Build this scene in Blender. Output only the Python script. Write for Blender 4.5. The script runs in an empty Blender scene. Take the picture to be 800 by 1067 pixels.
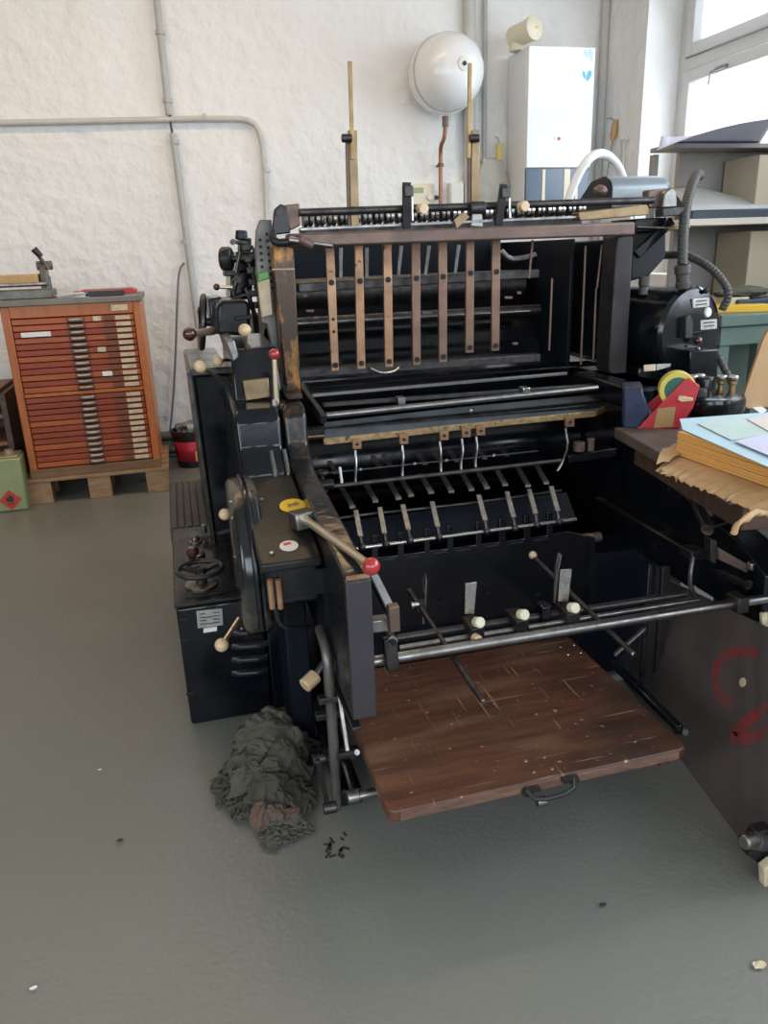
import bpy, bmesh, math, random
import numpy as np
from mathutils import Vector, Matrix, noise
random.seed(7)
SC = bpy.context.scene
COL = SC.collection
PI = math.pi
V = Vector

# ------------------------------------------------------------------ camera
FPX, CXP, CYP = 801.0, 400.0, 533.5
def cam_axes(yaw, pitch, roll):
    y, p, r = map(math.radians, (yaw, pitch, roll))
    fw = V((math.sin(y) * math.cos(p), math.cos(y) * math.cos(p), -math.sin(p)))
    rt = V((math.cos(y), -math.sin(y), 0)); dn = fw.cross(rt)
    return math.cos(r) * rt + math.sin(r) * dn, -math.sin(r) * rt + math.cos(r) * dn, fw
RT, DN, FW = cam_axes(14.5, 18.7, 2.05)
EYE = V((0, 0, 1.36))
def ray(px, py): return RT * ((px - CXP) / FPX) + DN * ((py - CYP) / FPX) + FW
def PX(px, py, x): d = ray(px, py); return EYE + d * ((x - EYE.x) / d.x)
def PY(px, py, y): d = ray(px, py); return EYE + d * ((y - EYE.y) / d.y)
def PZ(px, py, z): d = ray(px, py); return EYE + d * ((z - EYE.z) / d.z)
cam = bpy.data.cameras.new('camera'); co = bpy.data.objects.new('camera', cam); COL.objects.link(co)
m = Matrix.Identity(4)
for i in range(3):
    m[i][0], m[i][1], m[i][2], m[i][3] = RT[i], -DN[i], -FW[i], EYE[i]
co.matrix_world = m
cam.sensor_fit = 'VERTICAL'; cam.sensor_height = 36.0; cam.lens = 36.0 * FPX / 1067.0
cam.clip_start = .02
SC.camera = co

# ------------------------------------------------------------------ materials
MATS = {}
def mat(name, c, rough=.5, metal=0, c2=None, nscale=8, lo=.35, hi=.65, rough2=None, bump=0, bscale=60, bdist=.002,
        spec=.5, stretch=None, detail=5, coat=0, spots=None, sscale=40, sth=.68, trans=0, alpha=1):
    M = bpy.data.materials.new(name); M.use_nodes = True; nt = M.node_tree; N = nt.nodes; L = nt.links
    b = N['Principled BSDF']
    b.inputs['Base Color'].default_value = (*c, 1); b.inputs['Roughness'].default_value = rough
    b.inputs['Metallic'].default_value = metal; b.inputs['Specular IOR Level'].default_value = spec
    b.inputs['Coat Weight'].default_value = coat; b.inputs['Coat Roughness'].default_value = .15
    b.inputs['Transmission Weight'].default_value = trans; b.inputs['Alpha'].default_value = alpha
    tc = N.new('ShaderNodeTexCoord'); src = tc.outputs['Object']
    if stretch:
        mp = N.new('ShaderNodeMapping'); mp.inputs['Scale'].default_value = stretch
        L.new(src, mp.inputs['Vector']); src = mp.outputs['Vector']
    if c2 or rough2 is not None:
        n = N.new('ShaderNodeTexNoise'); n.inputs['Scale'].default_value = nscale; n.inputs['Detail'].default_value = detail
        n.inputs['Roughness'].default_value = .62
        L.new(src, n.inputs['Vector'])
        r = N.new('ShaderNodeMapRange'); r.inputs['From Min'].default_value = lo; r.inputs['From Max'].default_value = hi
        L.new(n.outputs['Fac'], r.inputs['Value'])
        if c2:
            x = N.new('ShaderNodeMix'); x.data_type = 'RGBA'
            x.inputs['A'].default_value = (*c, 1); x.inputs['B'].default_value = (*c2, 1)
            L.new(r.outputs['Result'], x.inputs['Factor']); outc = x.outputs['Result']
            if spots:
                n3 = N.new('ShaderNodeTexNoise'); n3.inputs['Scale'].default_value = sscale; n3.inputs['Detail'].default_value = 4
                L.new(src, n3.inputs['Vector'])
                r3 = N.new('ShaderNodeMapRange'); r3.inputs['From Min'].default_value = sth; r3.inputs['From Max'].default_value = sth + .05
                L.new(n3.outputs['Fac'], r3.inputs['Value'])
                x3 = N.new('ShaderNodeMix'); x3.data_type = 'RGBA'; x3.inputs['B'].default_value = (*spots, 1)
                L.new(outc, x3.inputs['A']); L.new(r3.outputs['Result'], x3.inputs['Factor']); outc = x3.outputs['Result']
            L.new(outc, b.inputs['Base Color'])
        if rough2 is not None:
            q = N.new('ShaderNodeMapRange'); q.inputs['To Min'].default_value = rough; q.inputs['To Max'].default_value = rough2
            L.new(r.outputs['Result'], q.inputs['Value']); L.new(q.outputs['Result'], b.inputs['Roughness'])
    if bump:
        n2 = N.new('ShaderNodeTexNoise'); n2.inputs['Scale'].default_value = bscale; n2.inputs['Detail'].default_value = 4
        L.new(src, n2.inputs['Vector'])
        bp = N.new('ShaderNodeBump'); bp.inputs['Strength'].default_value = bump; bp.inputs['Distance'].default_value = bdist
        L.new(n2.outputs['Fac'], bp.inputs['Height']); L.new(bp.outputs['Normal'], b.inputs['Normal'])
    MATS[name] = M
    return M

mat('black', (.004, .005, .008), .14, 0, (.011, .011, .011), 9, .45, .8, .38, bump=.10, bscale=18, bdist=.003, spec=.4)
mat('black_wavy', (.006, .007, .010), .16, 0, (.022, .021, .020), 7, .4, .7, .3, bump=.6, bscale=22, bdist=.006, spec=.6)
mat('grey_blue', (.10, .118, .132), .42, 0, (.06, .072, .082), 8, rough2=.55)  # blue-grey stands for the sky light reflected in the guard plate
mat('guard_dust_sheen', (.012, .012, .012), .16, 0, (.14, .125, .095), 5, .46, .72, .5, bump=.15, bscale=18)  # tan patches mix dust with the gold reflection on the wheel guard
mat('black_copper_lit', (.008, .008, .010), .2, .2, (.13, .065, .03), 8, .48, .70, .4)  # brown mottling puts the copper-coloured light into the black housing
mat('lever_metal', (.66, .56, .40), .28, .85)
mat('logo_pale', (.50, .66, .74), .4)
mat('hood_grey', (.27, .31, .33), .3, .2, (.22, .25, .27), 6)
mat('dark_post', (.050, .044, .046), .42, .5, (.03, .027, .028), 9, rough2=.55)
mat('black_dusty', (.011, .011, .012), .26, 0, (.036, .033, .028), 7, .45, .78, .5, bump=.15, bscale=30, spec=.3)
mat('black_matt', (.007, .007, .009), .5, 0, (.014, .014, .014), 12, spec=.3)
mat('black_chipped_lit', (.040, .036, .042), .42, 0, (.030, .027, .031), 9, .4, .7, .5, spots=(.35, .33, .32), sscale=60, sth=.73)  # chipped paint, with the light on the end face put into its tone
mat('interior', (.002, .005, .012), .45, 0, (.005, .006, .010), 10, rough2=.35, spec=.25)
mat('dark_steel', (.10, .095, .095), .38, .9, (.05, .046, .045), 30, rough2=.5)
mat('steel', (.34, .33, .32), .3, 1, (.20, .19, .185), 25, rough2=.42)
mat('bright_steel', (.62, .60, .57), .22, 1, (.42, .40, .38), 40, rough2=.35)
mat('finger_steel', (.40, .38, .35), .4, .7, (.25, .24, .22), 40)
mat('copper_dull', (.26, .155, .11), .36, .65, (.17, .105, .078), 14, rough2=.48)
mat('copper_bar', (.42, .24, .14), .34, .75, (.26, .15, .095), 14, rough2=.5, spots=(.08, .05, .04), sscale=35, sth=.66)
mat('bronze_dark', (.19, .125, .10), .42, .55, (.13, .090, .078), 14, rough2=.5)
mat('pillar_warm_sheen', (.060, .040, .030), .3, .6, (.40, .19, .055), 11, .50, .64, .38, stretch=(1.6, 1, .7))  # orange blotches are warm reflections painted onto the dark pillar
mat('brass', (.40, .27, .13), .36, .85, (.28, .185, .09), 30, rough2=.5)
mat('brass_edge', (.42, .28, .13), .5, .45, (.20, .13, .07), 45, rough2=.6, spots=(.05, .04, .03), sscale=60, sth=.6)
mat('brass_old', (.33, .235, .13), .4, .7, (.22, .155, .085), 20)
mat('ivory', (.68, .52, .32), .35, 0, (.55, .38, .20), 25, coat=.3)
mat('red_plastic', (.42, .035, .03), .2, 0, (.33, .02, .02), 20, coat=.5)
mat('brown_plastic', (.055, .014, .012), .18, coat=.6)
mat('rust', (.25, .11, .05), .7, 0, (.32, .20, .12), 40, bump=.3)
mat('wall_plaster', (.83, .825, .81), .8, 0, (.77, .76, .735), 1.6, .35, .7, bump=.5, bscale=11, bdist=.05, detail=6)
mat('wall_far', (.30, .29, .27), .85, 0, (.27, .26, .24), 1.6)
mat('white_paint', (.70, .70, .68), .5, 0, (.66, .65, .63), 6)
mat('pipe_paint', (.58, .56, .52), .5, 0, (.50, .48, .44), 6)
mat('pipe_grey', (.47, .47, .455), .45, 0, (.40, .40, .385), 6)
mat('white_enamel', (.76, .77, .77), .25, coat=.3)
mat('white_plastic', (.72, .71, .66), .4)
mat('cream_plastic', (.72, .66, .50), .4)
mat('frame_white', (.62, .62, .62), .35)
mat('copper_pipe', (.45, .20, .12), .45, .7, (.30, .16, .11), 20)
mat('black_plastic', (.015, .015, .016), .45)
mat('rubber', (.035, .034, .034), .6, 0, (.055, .052, .048), 10)
mat('hose', (.055, .052, .048), .5)
mat('display_blue', (.05, .085, .14), .15, coat=.5)
mat('logo_blue', (.10, .42, .62), .4)
mat('logo_red', (.65, .03, .04), .4)
mat('floor_paint', (.158, .164, .146), .32, 0, (.186, .186, .164), 1.3, .35, .65, .46, bump=.45, bscale=85, bdist=.003)
mat('concrete_white', (.62, .61, .58), .9, 0, (.55, .54, .52), 3)
mat('cab_wood', (.31, .042, .005), .34, 0, (.21, .027, .004), 3, .3, .7, .42, stretch=(1, 6, 14), coat=.1)
mat('cab_frame', (.46, .125, .02), .36, 0, (.33, .085, .014), 4, .3, .7, stretch=(6, 6, 1), coat=.2)
mat('cab_side', (.50, .15, .035), .36, 0, (.40, .11, .025), 4, .3, .7, stretch=(6, 1, 6))
mat('cab_base', (.22, .11, .05), .6, 0, (.15, .075, .035), 6, stretch=(1, 6, 6))
mat('cab_top', (.16, .15, .14), .6, 0, (.22, .20, .17), 6)
mat('pull_steel', (.36, .32, .29), .32, .75, (.26, .22, .20), 8)
mat('card', (.66, .57, .40), .8, 0, (.50, .40, .26), 30)
mat('card_brown', (.17, .05, .022), .5)
mat('paper', (.78, .78, .76), .8)
mat('paper_blue', (.42, .60, .68), .7)
mat('paper_print', (.50, .60, .60), .65, 0, (.42, .55, .50), 6)
mat('paper_pink', (.64, .56, .54), .7)
mat('paper_lilac', (.56, .56, .72), .7)
mat('paper_orange', (.74, .40, .12), .75, 0, (.66, .33, .09), 60, stretch=(1, 1, 8), bump=.4, bscale=80)
mat('kraft', (.55, .36, .18), .8, 0, (.46, .29, .14), 12, bump=.4, bscale=30, bdist=.004)
mat('cardboard', (.46, .29, .15), .8, 0, (.42, .26, .13), 10)
mat('pallet', (.36, .22, .12), .8, 0, (.24, .145, .08), 7, stretch=(2, 8, 8), bump=.3, bscale=60)
mat('old_wood', (.085, .045, .028), .45, 0, (.05, .028, .02), 6, stretch=(1, 6, 6), rough2=.6)
mat('desk_wood', (.12, .085, .07), .45, 0, (.07, .05, .045), 8, rough2=.6)
mat('can_green', (.30, .34, .17), .35, .2, (.24, .28, .14), 6)
mat('can_top', (.42, .34, .22), .4, .5, (.32, .25, .16), 12)
mat('hazard_red', (.50, .045, .02), .4)
mat('bucket_red', (.55, .025, .06), .4)
mat('label_yellow', (.66, .55, .16), .5)
mat('sticker_yellow', (.75, .48, .03), .4)
mat('sticker_pale', (.68, .68, .64), .4)
mat('foil', (.42, .41, .40), .35, .4, (.12, .11, .10), 30, bump=.6, bscale=40, bdist=.01)
mat('plate_label', (.50, .49, .45), .4, .4, (.36, .35, .33), 60)
mat('ink', (.03, .03, .03), .6)
mat('green_tape', (.10, .30, .05), .3)
mat('blue_plastic', (.014, .022, .060), .3, 0, (.03, .042, .085), 20)
mat('cab_wood_light', (.43, .088, .012), .32, 0, (.32, .06, .009), 3, .3, .7, .42, stretch=(1, 6, 14), coat=.15)
mat('paper_lavender', (.62, .64, .80), .7)
mat('board_edge', (.19, .10, .068), .6, 0, (.10, .05, .035), 14, .38, .62, stretch=(1, 4, 4))
mat('red_metal', (.50, .035, .045), .3, 0, (.42, .03, .04), 12)
mat('tape_yellow', (.62, .50, .10), .35)
mat('tape_green', (.015, .11, .085), .4)
mat('tape_brown', (.36, .22, .09), .35)
mat('bench_green', (.105, .155, .13), .45, 0, (.085, .125, .105), 8)
mat('shelf_grey', (.30, .285, .265), .6, 0, (.27, .255, .235), 4)
mat('shelf_cream', (.52, .44, .32), .6)
mat('shelf_edge', (.62, .57, .47), .6)
mat('plastic_sheet', (.50, .50, .48), .4)
mat('navy', (.03, .045, .07), .5)
mat('cloth_dark', (.07, .068, .05), .9, 0, (.10, .095, .07), 20, bump=.3, bscale=90)
mat('rag_olive', (.046, .046, .033), .95, 0, (.075, .073, .054), 9, .35, .7, bump=.35, bscale=160)
mat('rag_grey', (.085, .083, .063), .95, 0, (.058, .056, .043), 9, bump=.35, bscale=160)
mat('rag_dark', (.022, .025, .027), .95, 0, (.045, .045, .042), 9, bump=.35, bscale=160)
mat('rag_pink', (.15, .075, .058), .95, 0, (.08, .076, .058), 9, .3, .6, bump=.35, bscale=160)
mat('panel_dark', (.070, .058, .056), .42, 0, (.10, .082, .078), 5, .35, .7, .55)
mat('graffiti', (.22, .030, .032), .6, 0, (.09, .055, .053), 14, .4, .62)
mat('clear_bag', (.55, .54, .50), .5, alpha=.75)
mat('glass', (1, 1, 1), .02, trans=1, alpha=.12)
mat('wood_handle', (.48, .27, .11), .5)
mat('yellow', (.72, .42, .02), .4)
mat('red_card', (.50, .05, .055), .5)
mat('grey_iron', (.17, .165, .15), .4, .6, (.11, .105, .095), 20)
mat('cable_grey', (.16, .17, .18), .5)
mat('baseboard_pipe', (.12, .115, .11), .5)

# worn pile board wood: grain + scratches + pale flecks
def board_material():
    M = bpy.data.materials.new('pile_board_wood'); M.use_nodes = True; nt = M.node_tree; N = nt.nodes; L = nt.links
    b = N['Principled BSDF']; b.inputs['Roughness'].default_value = .42
    tc = N.new('ShaderNodeTexCoord')
    def nz(scale, stretch, detail=5):
        mp = N.new('ShaderNodeMapping'); mp.inputs['Scale'].default_value = stretch; L.new(tc.outputs['Object'], mp.inputs['Vector'])
        n = N.new('ShaderNodeTexNoise'); n.inputs['Scale'].default_value = scale; n.inputs['Detail'].default_value = detail
        L.new(mp.outputs['Vector'], n.inputs['Vector']); return n.outputs['Fac']
    def ramp(f, lo, hi):
        r = N.new('ShaderNodeMapRange'); r.inputs['From Min'].default_value = lo; r.inputs['From Max'].default_value = hi
        L.new(f, r.inputs['Value']); return r.outputs['Result']
    def mix(f, a, c):
        x = N.new('ShaderNodeMix'); x.data_type = 'RGBA'; L.new(f, x.inputs['Factor'])
        if isinstance(a, tuple): x.inputs['A'].default_value = (*a, 1)
        else: L.new(a, x.inputs['A'])
        x.inputs['B'].default_value = (*c, 1); return x.outputs['Result']
    c = mix(ramp(nz(5, (1, 8, 8)), .35, .65), (.135, .050, .026), (.070, .028, .017))
    c = mix(ramp(nz(7, (.6, 2.5, 1)), .5, .72), c, (.17, .085, .052))
    c = mix(ramp(nz(2.5, (1, 1, 1)), .5, .75), c, (.034, .019, .015))
    c = mix(ramp(nz(20, (.22, 5, 1), 4), .655, .72), c, (.27, .165, .10))
    c = mix(ramp(nz(22, (6, .25, 1), 4), .665, .73), c, (.30, .19, .115))
    c = mix(ramp(nz(75, (1, 1, 1), 3), .69, .73), c, (.38, .26, .17))
    L.new(c, b.inputs['Base Color'])
    bp = N.new('ShaderNodeBump'); bp.inputs['Strength'].default_value = .3; bp.inputs['Distance'].default_value = .002
    L.new(nz(40, (1, 4, 4)), bp.inputs['Height']); L.new(bp.outputs['Normal'], b.inputs['Normal'])
    MATS['board'] = M
board_material()

# ------------------------------------------------------------------ mesh helpers
class MB:
    def __init__(s): s.bm = bmesh.new()
    def _add(s, vs, fs):
        v = [s.bm.verts.new(p) for p in vs]
        for f in fs:
            try: s.bm.faces.new([v[i] for i in f])
            except ValueError: pass
        return s
    def hexa(s, p):  # 8 points: bottom 4 loop, top 4 loop
        return s._add(p, [(0, 3, 2, 1), (4, 5, 6, 7), (0, 1, 5, 4), (1, 2, 6, 5), (2, 3, 7, 6), (3, 0, 4, 7)])
    def box(s, x0, x1, y0, y1, z0, z1):
        return s.hexa([V(q) for q in ((x0, y0, z0), (x1, y0, z0), (x1, y1, z0), (x0, y1, z0), (x0, y0, z1), (x1, y0, z1), (x1, y1, z1), (x0, y1, z1))])
    def bar(s, a, b, w, h, up=(0, 0, 1)):
        a, b = V(a), V(b); d = (b - a).normalized(); u = V(up)
        if abs(d.dot(u)) > .98: u = V((0, 1, 0))
        r = d.cross(u).normalized() * (w / 2); t = r.cross(d).normalized() * (h / 2)
        return s.hexa([a - r - t, a + r - t, b + r - t, b - r - t, a - r + t, a + r + t, b + r + t, b - r + t])
    def prism(s, pts, vec):
        vec = V(vec); n = len(pts); p = [V(q) for q in pts]
        return s._add(p + [q + vec for q in p], [tuple(range(n)), tuple(range(2 * n - 1, n - 1, -1))] + [(i, (i + 1) % n, n + (i + 1) % n, n + i) for i in range(n)])
    def poly_y(s, pix, y, depth):   # outline in the plane y, pushed back by depth
        return s.prism([PY(a, b, y) for a, b in pix], (0, depth, 0))
    def lathe(s, prof, o, ax, n=20):
        o = V(o); ax = V(ax).normalized(); t = V((1, 0, 0)) if abs(ax.x) < .9 else V((0, 1, 0))
        u = ax.cross(t).normalized(); w = ax.cross(u)
        vs, fs = [], []
        for r, h in prof:
            for k in range(n):
                a = 2 * PI * k / n; vs.append(o + ax * h + (u * math.cos(a) + w * math.sin(a)) * max(r, 1e-5))
        for i in range(len(prof) - 1):
            for k in range(n):
                a, b = i * n + k, i * n + (k + 1) % n; fs.append((a, b, b + n, a + n))
        fs.append(tuple(range(n - 1, -1, -1))); fs.append(tuple(range((len(prof) - 1) * n, len(prof) * n)))
        return s._add(vs, fs)
    def cyl(s, a, b, r, r2=None, n=16):
        a, b = V(a), V(b); d = b - a
        return s.lathe([(r, 0), (r if r2 is None else r2, d.length)], a, d, n)
    def ball(s, c, r, n=18):
        m = 10; return s.lathe([(r * math.sin(PI * i / m), -r * math.cos(PI * i / m)) for i in range(m + 1)], c, (0, 0, 1), n)
    def tube(s, pts, r, n=10, smooth=0, ribs=0):
        P = [V(p) for p in pts]
        for _ in range(smooth):
            Q = [P[0]]
            for i in range(len(P) - 1): Q += [P[i] * .75 + P[i + 1] * .25, P[i] * .25 + P[i + 1] * .75]
            P = Q + [P[-1]]
        if ribs:
            tot = sum((P[i + 1] - P[i]).length for i in range(len(P) - 1)); Q = []; step = tot / (ribs * 4); acc = 0; k = 0
            for j in range(ribs * 4 + 1):
                d = min(j * step, tot - 1e-6)
                while k < len(P) - 2 and acc + (P[k + 1] - P[k]).length < d: acc += (P[k + 1] - P[k]).length; k += 1
                Q.append(P[k].lerp(P[k + 1], (d - acc) / max((P[k + 1] - P[k]).length, 1e-9)))
            P = Q
        vs, fs = [], []; u = None
        for i, p in enumerate(P):
            d = (P[min(i + 1, len(P) - 1)] - P[max(i - 1, 0)]).normalized()
            if u is None: u = d.orthogonal().normalized()
            u = (u - d * u.dot(d)).normalized(); w = d.cross(u)
            rr = r if not ribs else r * (1.0 if i % 4 < 2 else .84)
            for k in range(n):
                a = 2 * PI * k / n; vs.append(p + (u * math.cos(a) + w * math.sin(a)) * rr)
        for i in range(len(P) - 1):
            for k in range(n):
                a, b = i * n + k, i * n + (k + 1) % n; fs.append((a, b, b + n, a + n))
        fs.append(tuple(range(n - 1, -1, -1))); fs.append(tuple(range((len(P) - 1) * n, len(P) * n)))
        return s._add(vs, fs)
    def build(s, name, mt, parent=None, bevel=0, label=None, seg=2):
        bm = s.bm
        bmesh.ops.recalc_face_normals(bm, faces=bm.faces[:])
        bm.normal_update()
        for f in bm.faces: f.smooth = True
        for e in bm.edges:
            if len(e.link_faces) == 2 and e.calc_face_angle(0) > math.radians(38): e.smooth = False
        me = bpy.data.meshes.new(name); bm.to_mesh(me); bm.free()
        if isinstance(mt, str): mt = MATS[mt]
        me.materials.append(mt)
        o = bpy.data.objects.new(name, me); COL.objects.link(o)
        if parent is not None: attach(o, parent)
        else:
            bb = [V(c) for c in o.bound_box]; lo = V([min(c[i] for c in bb) for i in range(3)]); hi = V([max(c[i] for c in bb) for i in range(3)])
            piv = V(((lo.x + hi.x) / 2, (lo.y + hi.y) / 2, lo.z)); me.transform(Matrix.Translation(-piv)); o.location = piv; WORLD[o.name] = piv
        if bevel:
            bv = o.modifiers.new('edge', 'BEVEL'); bv.width = bevel; bv.segments = seg; bv.limit_method = 'ANGLE'; bv.angle_limit = math.radians(40)
        if label: o['label'] = label
        return o
WORLD = {}
def attach(o, parent):
    w = WORLD[parent.name]; o.data.transform(Matrix.Translation(-w)); o.parent = parent; WORLD[o.name] = w
def thing(name, label, cat, loc=(0, 0, 0), group=None):
    o = bpy.data.objects.new(name, None); COL.objects.link(o); o.location = loc; o.empty_display_size = .1
    WORLD[o.name] = V(loc); return tag(o, label, cat, group)
def tag(o, label, cat, group=None, kind=None):
    o['label'] = label; o['category'] = cat
    if group: o['group'] = group
    if kind: o['kind'] = kind
    return o
def struct(o): o['kind'] = 'structure'; return o
def lift(o): pass

# ------------------------------------------------------------------ the room
YW, XW = 5.70, 3.24
X0, Y0, ZC = -4.4, -3.6, 3.7
struct(MB().box(X0 - .2, XW + .6, Y0 - .2, YW + .2, -.15, 0).build('floor', 'floor_paint'))
struct(MB().box(X0 - .2, XW + .6, Y0 - .2, YW + .2, ZC, ZC + .2).build('ceiling', 'concrete_white'))
def wall_with_holes(name, mt, axis, a0, a1, t0, t1, holes):
    """axis 'y': runs along y between a0..a1, thickness x t0..t1; holes (a,b,zlo,zhi)"""
    mb = MB(); cur = a0
    def bx(p, q, z0, z1):
        if axis == 'y': mb.box(t0, t1, p, q, z0, z1)
        else: mb.box(p, q, t0, t1, z0, z1)
    for h in sorted(holes):
        bx(cur, h[0], 0, ZC); bx(h[0], h[1], 0, h[2]); bx(h[0], h[1], h[3], ZC); cur = h[1]
    bx(cur, a1, 0, ZC)
    return struct(mb.build(name, mt))
WINR = [(2.75, 5.15, 1.15, 3.25), (-.2, 2.1, 1.15, 3.25), (-3.2, -.9, 1.15, 3.25)]
wall_with_holes('wall_right', 'wall_plaster', 'y', Y0, YW, XW, XW + .5, WINR)
# rough plastered back wall with real relief
mb = MB(); nx, nz = 230, 110; x_a, x_b = X0, XW + .05
vs, fs = [], []
for j in range(nz + 1):
    for i in range(nx + 1):
        x = x_a + (x_b - x_a) * i / nx; z = ZC * j / nz
        d = .010 * noise.noise(V((x * 1.3, z * 1.3, 3))) + .006 * noise.noise(V((x * 5, z * 4, 9))) + .004 * noise.noise(V((x * 13, z * 11, 1)))
        vs.append(V((x, YW - .012 - d, z)))
for j in range(nz):
    for i in range(nx):
        a = j * (nx + 1) + i; fs.append((a, a + 1, a + nx + 2, a + nx + 1))
mb._add(vs, fs); mb.box(x_a, x_b, YW + .01, YW + .2, 0, ZC)
struct(mb.build('wall_back', 'wall_plaster'))
WINF = [(-3.6, -1.2, 1.0, 3.2), (-.4, 2.2, 1.0, 3.2)]
wall_with_holes('wall_front', 'wall_far', 'x', X0, XW, Y0 - .2, Y0, WINF)
WINL = [(-2.6, .2, 1.0, 3.2)]
wall_with_holes('wall_left', 'wall_far', 'y', Y0, YW, X0 - .2, X0, WINL)

# window in the right wall: frame, transom, two sashes, panes
XF = XW + .26
wy0, wy1, wz0, wz1 = WINR[0]
w1 = bpy.data.objects.new('window_1', None); COL.objects.link(w1); w1.location = (XF, (wy0 + wy1) / 2, wz0); WORLD['window_1'] = V(w1.location); w1['kind'] = 'structure'
def ring(mb, y0, y1, z0, z1, w, x0, x1):
    mb.box(x0, x1, y0, y0 + w, z0, z1); mb.box(x0, x1, y1 - w, y1, z0, z1)
    mb.box(x0, x1, y0 + w, y1 - w, z0, z0 + w); mb.box(x0, x1, y0 + w, y1 - w, z1 - w, z1)
ZT = PX(722, 62, XF).z   # transom height
mb = MB(); ring(mb, wy0, wy1, wz0, wz1, .07, XF, XF + .09); mb.box(XF, XF + .09, wy0 + .07, wy1 - .07, ZT - .055, ZT + .02)
mb.build('window_frame', 'frame_white', w1, .006)
ym = (wy0 + wy1) / 2
for (a, b, c, d) in ((wy0 + .07, wy1 - .07, ZT + .02, wz1 - .07), (wy0 + .07, wy1 - .07, wz0 + .07, ZT - .055)):
    mb = MB(); ring(mb, a + .003, b - .003, c + .003, d - .003, .075, XF - .018, XF + .06)
    sash = mb.build('sash', 'frame_white', w1, .008)
    MB().box(XF + .03, XF + .036, a + .078, b - .078, c + .078, d - .078).build('pane', 'glass', sash)
hp = PX(755, 66, XF - .02)
mb = MB(); mb.bar(PX(746, 72, XF - .03), PX(757, 68, XF - .03), .02, .02); mb.tube([PX(746, 72, XF - .03), PX(740, 75, XF - .03), PX(738, 88, XF - .03)], .006)
mb.build('window_stay', 'steel', w1)
for k, (a, b, c, d) in enumerate(WINR[1:] ):
    mb = MB(); ring(mb, a, b, c, d, .07, XF, XF + .08); mb.box(XF, XF + .08, (a + b) / 2 - .04, (a + b) / 2 + .04, c + .07, d - .07)
    struct(mb.build('window_%d' % (k + 2), 'frame_white'))

# ------------------------------------------------------------------ pipes on the wall
def on_wall(px, py, off=.03): return PY(px, py, YW - .02 - off)
o = MB().tube([on_wall(-25, 128.5), on_wall(100, 126), on_wall(245, 123), on_wall(262, 126), on_wall(271, 137), on_wall(276, 175), on_wall(278, 240), on_wall(280, 300)], .018, 12, 1)
pt = thing('conduit_pipe', 'long cream conduit running level along the wall then bending down behind the press', 'pipe', on_wall(100, 126))
o = o.build('pipe_run', 'pipe_paint', pt)
for px, py in ((213, 123), (277, 178)):
    c = on_wall(px, py, .01); d = V((1, 0, 0)) if px < 220 else V((0, 0, 1))
    MB().cyl(c + V((0, -.02, 0)) - d * .012, c + V((0, -.02, 0)) + d * .012, .025).build('pipe_clip', 'pipe_paint', pt)
def vpipe(lab, pts, r, m_, clips=(), name='conduit_pipe'):
    t = thing(name, lab, 'pipe', pts[-1]); MB().tube(pts, r, 12).build('pipe_run', m_, t)
    for c in clips: MB().cyl(c - V((0, 0, .012)), c + V((0, 0, .012)), r * 1.35).build('pipe_clip', m_, t)
    return t
vpipe('short upright grey conduit above the crossing of the level cream pipe', [on_wall(160, -30, .035), on_wall(176, 120, .035)], .022, 'pipe_grey', [on_wall(167, 34, .035), on_wall(174.5, 105, .035)])
vpipe('long upright grey conduit dropping from the crossing to behind the press', [on_wall(180, 139, .035), on_wall(207, 345, .035), on_wall(222, 470, .035)], .022, 'pipe_grey', [on_wall(182, 148, .035), on_wall(193.5, 252, .035)])
tag(MB().tube([on_wall(176.5, 119, .035), on_wall(179.5, 140, .035)], .008).build('cable', 'brown_plastic'), 'short dark cable bridging the gap between two upright grey conduits', 'cable')
vpipe('wide light grey upright pipe running behind the round white tank', [on_wall(489, -30, .03), on_wall(489, 240, .03)], .042, 'pipe_paint')
vpipe('thin dark upright pipe just right of the round white tank', [on_wall(505.5, -30, .01), on_wall(504, 240, .01)], .016, 'pipe_grey', [on_wall(504, 167, .03)])
# upright trim at the corner of the room and pipes low on the wall
vpipe('pale upright pipe in the corner right of the boiler', [on_wall(633, -25, .03), on_wall(620, 260, .03)], .03, 'pipe_paint')
t = thing('heating_pipe', 'pair of dark heating pipes along the foot of the rear wall', 'pipe', (.2, YW - .08, .05))
MB().tube([(X0, YW - .075, .16), (1.2, YW - .075, .16)], .035, 12).build('pipe_run', 'baseboard_pipe', t)
MB().tube([(X0, YW - .075, .06), (1.2, YW - .075, .06)], .03, 12).build('pipe_run', 'baseboard_pipe', t)
tag(MB().tube([on_wall(192, 274, .04), on_wall(187, 280, .05), on_wall(185, 300, .05), on_wall(182, 400, .05), on_wall(176, 462, .06), on_wall(174, 480, .12), on_wall(170, 478, .14)], .008, 8, 2).build('cable', 'cable_grey'),
    'thin grey cable hanging down the wall right of the drawer cabinet', 'cable')

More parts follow.
